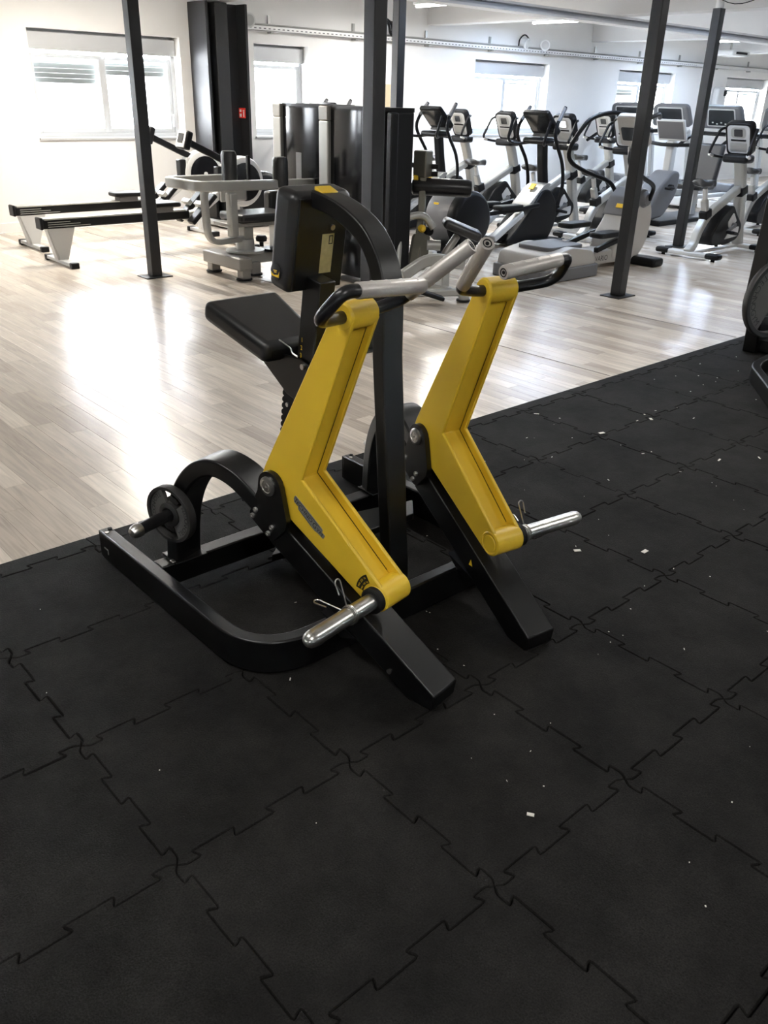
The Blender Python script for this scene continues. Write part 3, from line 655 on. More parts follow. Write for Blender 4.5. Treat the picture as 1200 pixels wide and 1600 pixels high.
# seat: wide at the back, narrow in front
sv = [(-0.118, 0.985, 0.808), (0.118, 0.985, 0.808), (0.155, 1.31, 0.905), (-0.155, 1.31, 0.905)]
nrm = V(0, -0.285, 0.958)
mb = MB().add([V(XC + a, b, c) for a, b, c in sv] + [V(XC + a * 0.97, b, c) - nrm * 0.078 for a, b, c in sv], [(0, 1, 2, 3), (7, 6, 5, 4), (0, 4, 5, 1), (1, 5, 6, 2), (2, 6, 7, 3), (3, 7, 4, 0)])
st = mach.part('seat', mb, 'leather', bev=0.026, seg=5)
mach.part('seat_bracket', MB().prism([(0.845, 0.755), (0.905, 0.768), (1.0, 0.765), (1.20, 0.80), (1.20, 0.775), (1.175, 0.745), (0.985, 0.630), (0.845, 0.60)], YZ, XC - 0.042, XC - 0.034).prism([(0.845, 0.755), (0.905, 0.768), (1.0, 0.765), (1.20, 0.80), (1.20, 0.775), (1.175, 0.745), (0.985, 0.630), (0.845, 0.60)], YZ, XC + 0.034, XC + 0.042), 'black', bev=0.002)
mach.part('bolt', MB().cyl((XC - 0.042, 0.885, 0.748), (XC - 0.050, 0.885, 0.748), 0.010, seg=10), 'steel', st)
mach.part('release_lever', MB().tube(fillet([(XC - 0.05, 0.905, 0.778), (XC - 0.055, 0.93, 0.785), (XC - 0.055, 0.935, 0.80), (XC - 0.055, 1.0, 0.815)], 0.008, 3), 0.0028, 6), 'steel', st)
rk = [(0.985, 0.66), (1.04, 0.635)]
for k in range(9):
    z = 0.62 - 0.024 * k; y = 1.047 + 0.0035 * k; rk += [(y, z), (y + 0.004, z - 0.006), (y + 0.004, z - 0.014), (y - 0.004, z - 0.019)]
rk += [(1.09, 0.405), (1.09, 0.375), (1.055, 0.37), (0.98, 0.44)]
mach.part('height_rack', MB().prism(rk, YZ, XC - 0.012, XC + 0.012), 'rubber_part', label='toothed black rack under the seat')
mach.part('rack_bolt', MB().cyl((XC - 0.012, 1.02, 0.575), (XC - 0.018, 1.02, 0.575), 0.008, seg=10), 'steel')

# ---- things resting on the machine
def weight_plate(name, label, c, n, up, R, th, hub, txt, tsize, group=None, cat='weight plate', tips=None, a_lo=55):
    c = Vector(c); n = Vector(n).normalized(); v = Vector(up).normalized(); u = v.cross(n)      # u: reader's right
    t = Thing(name, label, cat, c, 0, group, world=True)
    rim = t.part('rim', MB().ringlathe(c, n, [(R * 0.86, -th / 2), (R * 0.985, -th / 2), (R, -th * 0.35), (R, th * 0.35), (R * 0.985, th / 2), (R * 0.88, th / 2), (R * 0.86, th * 0.3)], 48), 'plate')
    t.part('hub', MB().ringlathe(c, n, [(hub, -th / 2), (hub * 1.9, -th / 2), (hub * 1.9, th * 0.42), (hub * 1.75, th / 2), (hub * 1.15, th / 2), (hub, th * 0.4)], 32), 'plate')
    for a in (0, PI):
        w = math.radians(a_lo); k = 12
        pts = [(R * 0.88 * math.cos(a - w + 2 * w * i / k), R * 0.88 * math.sin(a - w + 2 * w * i / k)) for i in range(k + 1)] + [(hub * 1.7 * math.cos(a + w - 2 * w * i / k), hub * 1.7 * math.sin(a + w - 2 * w * i / k)) for i in range(k + 1)]
        wb = t.part('web', MB().prism(pts, lambda p, q, o: c + u * p + v * q + n * o, -th * 0.25, th * 0.25), 'plate_web')
        tm = MB(); text_arc(tm, txt, tsize, c + n * (th * 0.25 + 0.0006), u, v, R * 0.66, a, math.radians(a_lo * 1.75) / len(txt), inward=True)
        t.part('lettering', tm, 'plate_letter', wb)
    for a in (PI / 2, -PI / 2):                                                                  # raised lip of the hand holes
        w = math.radians(24); pts = [(r * math.cos(a + w * s), r * math.sin(a + w * s)) for r, s in ((R * 0.6, -1), (R * 0.66, -0.5), (R * 0.66, 0.5), (R * 0.6, 1), (R * 0.5, 1), (R * 0.5, -1))]
        t.part('hand_hole_lip', MB().prism(pts, lambda p, q, o: c + u * p + v * q + n * o, -th * 0.25, th * 0.1), 'plate')
    return t
nL = V(-0.963, -0.269, 0)
hcL = V(0.63 + (1.05 - 1.012) * 0.267, 1.012, 0.314) + nL * 0.078
weight_plate('weight_plate', 'small dark grey weight plate on the storage horn of the yellow rowing machine', hcL, nL, V(0.25 * 0.269, -0.25 * 0.963, 0.97), 0.098, 0.030, 0.022, 'TECHNOGYM', 0.021, 'weight plates')
def spring_clip(label, sg, off):
    S = side(sg); ax = (S(0, 0, 1) - S(0, 0, 0)); c = S(*LOW, off)
    t = Thing('spring_clip', label, 'clip', c, 0, 'spring clips on the weight horns', world=True)
    e1 = S(1, 0, 0) - S(0, 0, 0); ez = V(0, 0, 1); r = 0.0262
    coil = []
    for k in range(0, 57):
        a = 2 * PI * k / 20 + 0.5; coil.append(c + ax * (-0.008 + 0.0056 * k / 20) + (e1 * math.cos(a) + ez * math.sin(a)) * r)
    t.part('coil', MB().tube(coil, 0.0021, 6), 'steel')
    for (a, tilt) in ((math.radians(66), -0.10), (math.radians(8), 0.25)):
        d = e1 * math.cos(a) + ez * math.sin(a); sd = ax
        p0 = c + d * r + sd * 0.0
        pth = [p0, p0 + d * 0.075 + sd * tilt * 0.06, p0 + d * 0.082 + sd * (tilt * 0.06 + 0.010), p0 + d * 0.075 + sd * (tilt * 0.06 + 0.02), p0 + d * 0.038 + sd * (tilt * 0.03 + 0.016)]
        t.part('lug', MB().tube(fillet(pth, 0.008, 3), 0.0021, 6), 'steel')
spring_clip('wire spring clip on the nearer chrome weight horn', -1, 0.165)
spring_clip('wire spring clip on the farther chrome weight horn', 1, 0.095)
# clear plastic bottle lying by the machine
bt = Thing('plastic_bottle', 'small clear plastic bottle behind the centre post of the rowing machine', 'bottle', (1.80, 1.18, 0), world=True)
bt.part('body', MB().lathe((1.80, 1.18, 0.0), (0, 0, 1), [(0.030, 0), (0.034, 0.004), (0.034, 0.035), (0.031, 0.039), (0.034, 0.043), (0.034, 0.075), (0.031, 0.079), (0.034, 0.083), (0.034, 0.13), (0.022, 0.16), (0.012, 0.17), (0.012, 0.185)], 20), 'clear')
bt.part('cap', MB().cyl((1.80, 1.18, 0.185), (1.80, 1.18, 0.20), 0.014), 'white')
# crumbs and paper scraps on the mat
mb = MB()
for k in range(90):
    for _ in range(40):
        x, y = random.uniform(-0.1, 5.5), random.uniform(-0.9, 1.45)
        q = pix((x, y, 0))
        if q and 0 < q[0] < 1200 and 540 < q[1] < 1600 and (q[0] > 520 or random.random() < 0.25): break
    s = random.uniform(0.0015, 0.005) * (2.0 if x > 3 else 1); a = random.uniform(0, PI)
    mb.box((x, y, 0.0022), (s * random.choice((1, 1, 3)), s * 0.8, 0.0012), Matrix.Rotation(a, 3, 'Z'))
for (x, y, s) in ((3.05, 1.02, 0.022), (3.45, 0.98, 0.018), (0.72, -0.42, 0.012), (1.9, 0.32, 0.018), (2.1, 0.15, 0.02)):
    mb.box((x, y, 0.0022), (s * 1.5, s * 0.8, 0.002), Matrix.Rotation(x * 3, 3, 'Z'))
sc_ = obj('paper_crumbs', mb, 'scrap'); tag(sc_, 'tiny white crumbs and paper scraps scattered over the black mat', 'debris', kind='stuff')
# ================================================================ BACKGROUND EQUIPMENT
# ---- rowing ergometers
def rower(label, loc):
    t = Thing('rowing_ergometer', label, 'rowing machine', loc, 0, 'rowing ergometers by the window wall')
    rl = t.part('rail', MB().box2((-0.02, -0.055, 0.34), (1.55, 0.055, 0.425)), 'dark', bev=0.012)
    t.part('rail_track', MB().box2((0.0, -0.06, 0.42), (1.5, 0.06, 0.435)), 'silver', rl, bev=0.003)
    for k in range(3): t.part('rail_stripe', MB().box2((0.03, -0.0575, 0.355 + 0.02 * k), (0.45 - 0.1 * k, -0.0545, 0.361 + 0.02 * k)), 'silver', rl)
    t.part('end_cap', MB().box2((-0.045, -0.065, 0.335), (-0.015, 0.065, 0.445)), 'dark', bev=0.01)
    t.part('rear_leg', MB().prism([(0.02, 0.34), (0.29, 0.34), (0.19, 0.045), (0.11, 0.045)], XZ, -0.05, -0.04).prism([(0.02, 0.34), (0.06, 0.34), (0.13, 0.045), (0.09, 0.045)], XZ, -0.04, 0.05).prism([(0.02, 0.34), (0.29, 0.34), (0.19, 0.045), (0.11, 0.045)], XZ, 0.04, 0.05), 'lightgrey', bev=0.003)
    ft = t.part('rear_foot', MB().box2((0.10, -0.28, 0.015), (0.17, 0.28, 0.05)), 'lightgrey', bev=0.006)
    for y in (-0.30, 0.30): t.part('foot_cap', MB().box2((0.095, y - 0.03, 0.0), (0.175, y + 0.03, 0.055)), 'dark', ft, bev=0.008)
    t.part('seat', MB().prism(rpoly([(1.08, -0.12), (1.42, -0.15), (1.42, 0.15), (1.08, 0.12)], 0.05), XY, 0.475, 0.52), 'dark', bev=0.015, seg=3)
    t.part('seat_carriage', MB().box2((1.14, -0.065, 0.42), (1.36, 0.065, 0.475)), 'midgrey', bev=0.006)
    rot = Matrix.Rotation(math.radians(-42), 3, 'Y')
    for y in (-0.13, 0.13):
        fr = t.part('footrest', MB().box((1.66, y, 0.44), (0.40, 0.12, 0.05), rot), 'dark', bev=0.012)
        t.part('strap', MB().box((1.63, y, 0.49), (0.05, 0.14, 0.05), rot), 'silver', fr, bev=0.006)
    t.part('frame_beam', MB().rect(fillet([(1.5, 0, 0.36), (1.66, 0, 0.38), (2.10, 0, 0.66)], 0.06), 0.075, 0.085), 'lightgrey', bev=0.012)
    t.part('front_leg', MB().rect([(2.12, 0, 0.62), (2.20, 0, 0.05)], 0.09, 0.07, up=(1, 0, 0)), 'lightgrey', bev=0.01)
    ff = t.part('front_foot', MB().box2((2.17, -0.26, 0.015), (2.24, 0.26, 0.05)), 'lightgrey', bev=0.006)
    for y in (-0.28, 0.28): t.part('foot_cap', MB().box2((2.16, y - 0.03, 0.0), (2.25, y + 0.03, 0.055)), 'dark', ff, bev=0.008)
    fw = t.part('flywheel_housing', MB().lathe((2.24, -0.075, 0.68), (0, 1, 0), [(0.20, 0), (0.245, 0.012), (0.26, 0.04), (0.26, 0.11), (0.24, 0.14), (0.0, 0.15)], 32).box2((2.02, -0.06, 0.52), (2.12, 0.06, 0.86)), 'lightgrey')
    t.part('fan_disc', MB().cyl((2.24, -0.078, 0.68), (2.24, -0.088, 0.68), 0.195, seg=32), 'smoke', fw)
    t.part('fan_hub', MB().cyl((2.24, -0.086, 0.68), (2.24, -0.098, 0.68), 0.024), 'lightgrey', fw)
    t.part('damper', MB().box2((1.93, -0.05, 0.60), (2.01, 0.05, 0.84)), 'dark', fw, bev=0.01)
    am = t.part('monitor_arm', MB().rect([(2.16, 0, 0.84), (1.62, 0, 1.08)], 0.05, 0.065), 'dark', bev=0.008)
    r2 = Matrix.Rotation(math.radians(18), 3, 'Y')
    mo = t.part('monitor', MB().box((1.58, 0, 1.10), (0.07, 0.19, 0.18), r2), 'dark', bev=0.015)
    t.part('monitor_face', MB().box((1.543, 0, 1.112), (0.012, 0.165, 0.16), r2), 'lightgrey', mo, bev=0.004)
    t.part('display', MB().box((1.538, 0.0, 1.125), (0.008, 0.10, 0.085), r2), 'screen', mo)
    t.part('handle', MB().tube([(1.98, -0.24, 0.63), (1.95, -0.1, 0.65), (1.95, 0.1, 0.65), (1.98, 0.24, 0.63)], 0.016, 8), 'dark')
    return t
rower('rowing ergometer nearer the window wall, its rail left of the column', (2.73, 8.17, FZ))
rower('nearer rowing ergometer with monitor raised on its arm, behind the column', (2.60, 7.13, FZ))

# ---- adductor machine with its weight tower
def tower(t, x, y0, y1, zt, dep, foot=True):
    tw = t.part('weight_tower', MB().box2((x + 0.02, y0 + 0.05, 0.05), (x + dep, y1 - 0.05, zt - 0.028)), 'dark', bev=0.01)
    # shroud panel, bowed forward
    n = 10; pts = [(x + 0.02 - 0.05 * math.sin(PI * k / n), y0 + 0.05 + (y1 - y0 - 0.16) * k / n) for k in range(n + 1)]
    t.part('shroud', MB().prism(pts + [(x + 0.03, y1 - 0.11), (x + 0.03, y0 + 0.05)], XY, 0.06, zt - 0.02), 'smoke', tw)
    ed = t.part('edge_post', MB().box2((x - 0.02, y1 - 0.13, 0.0), (x + 0.08, y1, zt - 0.12)), 'silver', tw, bev=0.01)
    t.part('post_cap', MB().box2((x - 0.022, y1 - 0.132, zt - 0.12), (x + 0.082, y1 + 0.002, zt)), 'silverdark', ed, bev=0.012)
    t.part('edge_post', MB().box2((x - 0.0, y0, 0.0), (x + 0.08, y0 + 0.06, zt - 0.03)), 'dark', tw, bev=0.01)
    t.part('top_cover', MB().prism(pts + [(x + dep, y1 - 0.11), (x + dep, y0 + 0.05)], XY, zt - 0.03, zt + 0.005), 'dark', tw)
    # lighter grey vertical strip on the panel
    if x > 4.6: t.part('grey_strip', MB().box2((x - 0.035, y0 + (y1 - y0) * 0.44, 0.10), (x - 0.022, y0 + (y1 - y0) * 0.54, zt - 0.42)), 'midgrey', tw)
    return tw
ad = Thing('adductor_machine', 'silver hip adductor machine with black pads and a tall dark weight tower', 'gym machine', (4.2, 5.8, FZ), world=True)
tower(ad, 4.70, 5.40, 6.27, 1.46, 0.35)
ad.part('base_beam', MB().box2((3.75, 5.60, 0.10), (4.72, 5.72, 0.20)), 'silver', bev=0.012)
ad.part('base_beam', MB().box2((3.66, 5.38, 0.09), (3.80, 6.02, 0.20)), 'silverdark', bev=0.012)
for (x, y) in ((3.74, 5.96), (3.74, 5.44), (3.96, 5.60)):
    f_ = ad.part('foot', MB().box2((x - 0.045, y - 0.045, 0.012), (x + 0.045, y + 0.045, 0.12)), 'silverdark', bev=0.006)
    ad.part('foot_pad', MB().cyl((x, y, 0.0), (x, y, 0.012), 0.075), 'rubber_part', f_)
ad.part('pivot_disc', MB().lathe((3.92, 5.68, 0.20), (0, 0, 1), [(0.17, 0), (0.18, 0.01), (0.18, 0.025), (0.09, 0.03), (0.085, 0.12), (0.0, 0.12)], 24), 'silver')
ad.part('pivot_disc', MB().lathe((4.22, 5.60, 0.20), (0, 0, 1), [(0.13, 0), (0.14, 0.01), (0.14, 0.025), (0.03, 0.03), (0.03, 0.06), (0.0, 0.06)], 24), 'dark')
ad.part('knob', MB().lathe((4.05, 5.60, 0.25), (0, 0, 1), [(0.02, 0), (0.02, 0.04), (0.05, 0.05), (0.055, 0.08), (0.04, 0.10), (0, 0.10)], 12), 'dark')
ad.part('side_arm', MB().rect(fillet([(3.98, 5.66, 0.33), (3.52, 5.66, 0.31), (3.50, 5.66, 0.77), (3.62, 5.62, 0.80)], 0.13, 7), 0.05, 0.075, up=(0, 1, 0)), 'silver', bev=0.012)
ad.part('top_loop', MB().rect(fillet([(4.12, 6.16, 0.80), (3.40, 6.16, 0.80), (3.44, 5.60, 0.80), (4.68, 5.62, 0.78)], 0.12, 6), 0.07, 0.085), 'silver', bev=0.012)
ad.part('pad_carrier', MB().box2((3.86, 5.86, 0.74), (4.14, 5.98, 0.80)), 'silverdark', bev=0.006)
for (x, y, zz) in ((3.94, 5.92, 0.82), (4.30, 5.62, 0.78)):
    ad.part('thigh_pad', MB().lathe((x, y, zz - 0.03), (0, 0, 1), [(0.045, 0), (0.07, 0.015), (0.073, 0.04), (0.073, 0.24), (0.06, 0.27), (0.0, 0.275)], 18), 'leather')
ad.part('peg', MB().box2((4.12, 5.88, 0.78), (4.15, 5.92, 1.02)), 'dark', bev=0.006)
ad.part('seat', MB().box2((3.80, 5.52, 0.475), (4.36, 5.92, 0.55)), 'leather', bev=0.025, seg=4)
ad.part('seat_frame', MB().box2((3.70, 5.56, 0.44), (4.36, 5.86, 0.475)), 'silverdark', bev=0.006)
ad.part('seat_post', MB().box2((4.22, 5.60, 0.20), (4.33, 5.72, 0.45)), 'silver', bev=0.01)
ad.part('seat_post', MB().box2((3.88, 5.62, 0.30), (3.98, 5.72, 0.45)), 'silverdark', bev=0.01)
ad.part('lever', MB().box2((3.70, 5.55, 0.36), (3.78, 5.63, 0.74)), 'silver', bev=0.012)
bk = ad.part('back_pad', MB().box2((3.92, 6.05, 0.60), (4.22, 6.12, 0.78)), 'leather', bev=0.03, seg=4)
ad.part('back_panel', MB().box2((3.90, 6.028, 0.61), (4.19, 6.052, 0.77)), 'lightgrey', bk, bev=0.02, seg=4)
ad.part('knee_pad', MB().box2((4.36, 5.46, 0.42), (4.46, 5.60, 0.68)), 'leather', bev=0.03, seg=4)
ad.part('knee_pad', MB().box2((4.34, 5.86, 0.48), (4.48, 5.98, 0.70)), 'leather', bev=0.03, seg=4)

# ---- leg curl machine with the second tower
lc = Thing('leg_curl_machine', 'leg curl machine with black roller pad and dark weight tower behind the yellow machine', 'gym machine', (4.8, 4.4, FZ), world=True)
tower(lc, 4.50, 4.32, 5.27, 1.46, 0.30)
lc.part('arch_tube', MB().tube(fillet([(4.60, 4.32, 0.02), (4.74, 4.44, 0.58), (4.95, 4.36, 0.62), (5.02, 4.30, 0.50)], 0.14, 7), 0.032, 12), 'silver')
up = lc.part('lever_post', MB().rect([(4.93, 4.40, 0.22), (5.02, 4.46, 0.62), (5.06, 4.50, 0.98)], 0.06, 0.10), 'olive', bev=0.008)
lc.part('adjuster_block', MB().box((5.05, 4.50, 1.02), (0.13, 0.13, 0.22), Matrix.Rotation(0.3, 3, 'Z')), 'olive', up, bev=0.012)
for z in (1.0, 0.94): lc.part('knob', MB().cyl((5.10, 4.44, z), (5.14, 4.40, z), 0.022), 'dark', up)
lc.part('lower_plate', MB().prism(rpoly([(4.80, 0.14), (5.02, 0.12), (5.06, 0.44), (4.86, 0.46)], 0.05), XZ, 4.37, 4.40), 'olive', up)
rp = lc.part('roller_pad', MB().lathe((4.98, 4.56, 0.835), (0.727, -0.686, -0.02), [(0.055, 0), (0.072, 0.012), (0.075, 0.03), (0.075, 0.50), (0.066, 0.53), (0.05, 0.538), (0.0, 0.538)], 24), 'roller')
lc.part('roller_axle', MB().tube([(4.82, 4.71, 0.85), (4.99, 4.55, 0.84)], 0.022, 10), 'silver', rp)
lc.part('yellow_cap', MB().cyl((4.975, 4.53, 0.90), (5.0, 4.50, 0.905), 0.028), 'yellow', rp)
lc.part('bent_arm', MB().tube(fillet([(4.82, 4.71, 0.85), (4.80, 4.72, 0.90), (4.92, 4.62, 1.02), (5.02, 4.54, 1.0)], 0.05), 0.02, 8), 'dark')
kn = lc.part('yellow_knob', MB().lathe((4.93, 4.385, 0.50), (-0.3, -0.95, 0.0), [(0.02, 0), (0.02, 0.02), (0.032, 0.03), (0.034, 0.06), (0.022, 0.08), (0.0, 0.085)], 14), 'yellow')
lc.part('knob', MB().cyl((5.02, 4.39, 0.47), (5.01, 4.33, 0.47), 0.038, seg=16), 'dark')
lc.part('cam_wheel', MB().cyl((4.72, 4.58, 0.42), (4.76, 4.54, 0.42), 0.10, seg=24), 'dark')
lc.part('seat_pad', MB().box((5.20, 4.12, 0.50), (0.36, 0.26, 0.085), Matrix.Rotation(-0.72, 3, 'Z') @ Matrix.Rotation(0.35, 3, 'Y')), 'leather', bev=0.035, seg=4)
lc.part('seat_support', MB().tube(fillet([(5.16, 4.14, 0.44), (5.02, 4.14, 0.30), (4.98, 4.20, 0.14)], 0.08), 0.035, 10), 'silverdark')
lc.part('pivot_barrel', MB().cyl((4.95, 4.30, 0.36), (5.04, 4.22, 0.36), 0.045), 'silver')
lc.part('low_arch', MB().rect(fillet([(4.36, 3.98, 0.20), (4.62, 3.94, 0.33), (4.92, 3.80, 0.27)], 0.12, 6), 0.05, 0.10), 'silver', bev=0.015)
lc.part('front_post', MB().box2((4.70, 3.84, 0.08), (4.79, 3.93, 0.32)), 'silver', bev=0.01)
lc.part('base_bar', MB().rect([(4.20, 3.98, 0.07), (4.78, 3.68, 0.07)], 0.07, 0.06), 'silver', bev=0.012)
lc.part('base_bar', MB().rect([(4.55, 4.40, 0.07), (4.74, 3.78, 0.07)], 0.07, 0.06), 'silver', bev=0.012)
f_ = lc.part('foot', MB().cyl((4.78, 3.66, 0.012), (4.78, 3.66, 0.10), 0.045), 'silver'); lc.part('foot_pad', MB().cyl((4.78, 3.66, 0), (4.78, 3.66, 0.012), 0.06), 'rubber_part', f_)
pdl = lc.part('pedal', MB().rect([(4.28, 3.80, 0.14), (4.52, 3.64, 0.05)], 0.10, 0.035), 'dark', bev=0.012)
lc.part('pedal_bar', MB().tube([(4.16, 3.92, 0.09), (4.34, 3.78, 0.12)], 0.022, 8), 'midgrey', pdl)

# ---- exercise bikes
def bike():
    t = Thing('exercise_bike', 'x', 'exercise bike', (0, 0, 0), 0, 'upright exercise bikes in a row')
    rf = t.part('rear_foot', MB().box2((-0.62, -0.24, 0.03), (-0.52, 0.24, 0.075)), 'lightgrey', bev=0.012)
    for y in (-0.31, 0.31):
        c = t.part('foot_cap', MB().box2((-0.63, y - 0.085, 0.025), (-0.51, y + 0.085, 0.085)), 'dark', rf, bev=0.025, seg=3)
        t.part('foot_pad', MB().cyl((-0.57, y, 0.0), (-0.57, y, 0.03), 0.022, seg=10), 'rubber_part', rf)
    ff = t.part('front_foot', MB().box2((0.50, -0.20, 0.03), (0.60, 0.20, 0.075)), 'lightgrey', bev=0.012)
    for y in (-0.26, 0.26):
        t.part('foot_cap', MB().box2((0.49, y - 0.085, 0.025), (0.61, y + 0.085, 0.085)), 'dark', ff, bev=0.025, seg=3)
        t.part('foot_pad', MB().cyl((0.55, y, 0.0), (0.55, y, 0.03), 0.022, seg=10), 'rubber_part', ff)
    t.part('base_bar', MB().box2((-0.52, -0.03, 0.035), (0.52, 0.03, 0.06)), 'lightgrey', bev=0.006)
    t.part('frame_beam', MB().rect(crom([(-0.60, 0, 0.06), (-0.50, 0, 0.14), (-0.44, 0, 0.28), (-0.30, 0, 0.44), (-0.05, 0, 0.555), (0.30, 0, 0.70)], 3), 0.09, 0.085), 'silver', bev=0.018, seg=3)
    t.part('front_column', MB().rect(crom([(0.56, 0, 0.05), (0.47, 0, 0.30), (0.38, 0, 0.62), (0.30, 0, 0.85), (0.20, 0, 1.06)], 3), 0.12, 0.10, up=(1, 0, 0)), 'silver', bev=0.025, seg=3)
    t.part('joint_clamp', MB().box((0.36, 0, 0.68), (0.14, 0.135, 0.10), Matrix.Rotation(-0.35, 3, 'Y')), 'dark', bev=0.015)
    hs = t.part('drive_housing', MB().prism(rpoly([(-0.28, 0.12), (-0.30, 0.24), (-0.12, 0.44), (0.10, 0.56), (0.22, 0.44), (0.40, 0.30), (0.34, 0.15), (0.10, 0.10)], 0.09, 4), XZ, -0.10, 0.10), 'dark', bev=0.02, seg=3)
    t.part('housing_panel', MB().prism(rpoly([(0.02, 0.36), (0.12, 0.46), (0.22, 0.36), (0.06, 0.29)], 0.02, 2), XZ, -0.106, -0.099), 'lightgrey', hs)
    t.part('housing_panel', MB().prism(rpoly([(0.00, 0.17), (0.10, 0.27), (0.30, 0.30), (0.30, 0.19)], 0.02, 2), XZ, -0.106, -0.099), 'lightgrey', hs)
    ck = t.part('crank', MB().cyl((0.14, -0.14, 0.32), (0.14, 0.14, 0.32), 0.03, seg=12).rect([(0.14, -0.135, 0.32), (-0.02, -0.135, 0.26)], 0.02, 0.035).rect([(0.14, 0.135, 0.32), (0.30, 0.135, 0.38)], 0.02, 0.035), 'midgrey')
    for (x, y, z) in ((-0.02, -0.20, 0.255), (0.30, 0.20, 0.385)): t.part('pedal', MB().box((x, y, z), (0.13, 0.10, 0.035), Matrix.Rotation(0.2, 3, 'Y')), 'dark', ck, bev=0.01)
    sp = t.part('seat_post', MB().rect([(-0.335, 0, 0.42), (-0.42, 0, 0.62)], 0.075, 0.06, up=(1, 0, 0)), 'silver', bev=0.012)
    t.part('post_collar', MB().box((-0.345, 0, 0.46), (0.13, 0.10, 0.10), Matrix.Rotation(-0.35, 3, 'Y')), 'dark', sp, bev=0.015)
    t.part('post_sleeve', MB().rect([(-0.40, 0, 0.60), (-0.45, 0, 0.735)], 0.045, 0.04, up=(1, 0, 0)), 'lightgrey', sp, bev=0.006)
    sd = crom([(-0.27, 0, 0.785), (-0.36, 0, 0.79), (-0.46, 0, 0.79), (-0.54, 0, 0.80), (-0.57, 0, 0.805)], 3)
    mb = MB(); n = len(sd); wd = [0.03, 0.032, 0.036, 0.045, 0.058, 0.075, 0.095, 0.115, 0.125, 0.125, 0.118, 0.10, 0.05][:n]; vs = []; seg = 10
    for i, p in enumerate(sd):
        for k in range(seg): a = 2 * PI * k / seg; vs.append(p + V(0, wd[min(i, len(wd) - 1)] * math.cos(a), 0.035 * math.sin(a) - (0.01 if math.sin(a) < 0 else 0)))
    mb.add(vs, [(i * seg + k, i * seg + (k + 1) % seg, (i + 1) * seg + (k + 1) % seg, (i + 1) * seg + k) for i in range(n - 1) for k in range(seg)] + [tuple(range(seg)), tuple(range((n - 1) * seg, n * seg))])
    t.part('saddle', mb, 'leather')
    # console
    R = Matrix.Rotation(math.radians(-24), 3, 'Y'); cc = V(0.12, 0, 1.22)
    def K(x, y, z): return cc + R @ V(x, y, z)
    def slab(x0, x1, wb, wt, z0, z1, r):
        return MB().prism(rpoly([(-wb, z0), (wb, z0), (wt, z1), (-wt, z1)], r, 4), lambda a, b, o: K(o, a, b), x0, x1)
    cs = t.part('console', slab(-0.02, 0.07, 0.155, 0.165, -0.17, 0.20, 0.07), 'dark', bev=0.012)
    t.part('console_face', slab(-0.026, -0.018, 0.125, 0.135, -0.135, 0.175, 0.05), 'lightgrey', cs)
    t.part('display', slab(-0.030, -0.0255, 0.05, 0.05, 0.055, 0.135, 0.012), 'screen', cs)
    t.part('display_ring', MB().prism(rpoly([(-0.09, 0.035), (0.09, 0.035), (0.09, 0.155), (-0.09, 0.155)], 0.05, 4), lambda a, b, o: K(o, a, b), -0.0272, -0.0262), 'silver', cs)
    t.part('slot', slab(-0.030, -0.0255, 0.09, 0.09, 0.005, 0.022, 0.004), 'dark', cs)
    t.part('keypad', slab(-0.0285, -0.0255, 0.10, 0.10, -0.11, -0.015, 0.012), 'silver', cs)
    t.part('bottle_tray', MB().box((0.17, 0, 1.03), (0.20, 0.30, 0.09)), 'dark', bev=0.03, seg=3)
    for y in (-1, 1):
        hb = t.part('handlebar', MB().tube(fillet([(0.17, 0.10 * y, 1.03), (0.02, 0.22 * y, 1.05), (-0.10, 0.23 * y, 1.08), (0.06, 0.215 * y, 1.34), (0.16, 0.16 * y, 1.34)], 0.07, 5), 0.016, 8), 'dark')
        t.part('pulse_grip', MB().tube([(-0.02, 0.222 * y, 1.055), (-0.085, 0.228 * y, 1.072)], 0.0185, 8), 'chrome', hb)
    return t
B0 = bike()
BIKES = [(9.18, 3.78, 'exercise bike at far right standing alone in front of the dark column'),
         (9.10, 5.22, 'exercise bike behind the grey stepper, its saddle left of the leaning column'),
         (9.05, 6.12, 'exercise bike with a lit white console right of the black elliptical'),
         (9.05, 7.12, 'exercise bike under the third window, partly behind the black elliptical'),
         (9.05, 8.00, 'exercise bike furthest left in the row, before the white wall'),
         (11.55, 7.25, 'distant exercise bike with dark console behind the front bike row'),
         (11.7, 4.50, 'distant exercise bike with its console at the right picture edge')]
for i, (x, y, lb) in enumerate(BIKES):
    r = B0.root if i == 0 else copy_tree(B0.root)
    r.location = (x, y, FZ); r['label'] = lb
    if i == 2:
        for ch in r.children_recursive:
            if ch.name.startswith('display') and 'ring' not in ch.name:
                ch.data = ch.data.copy(); ch.data.materials[0] = M['screen_lit']

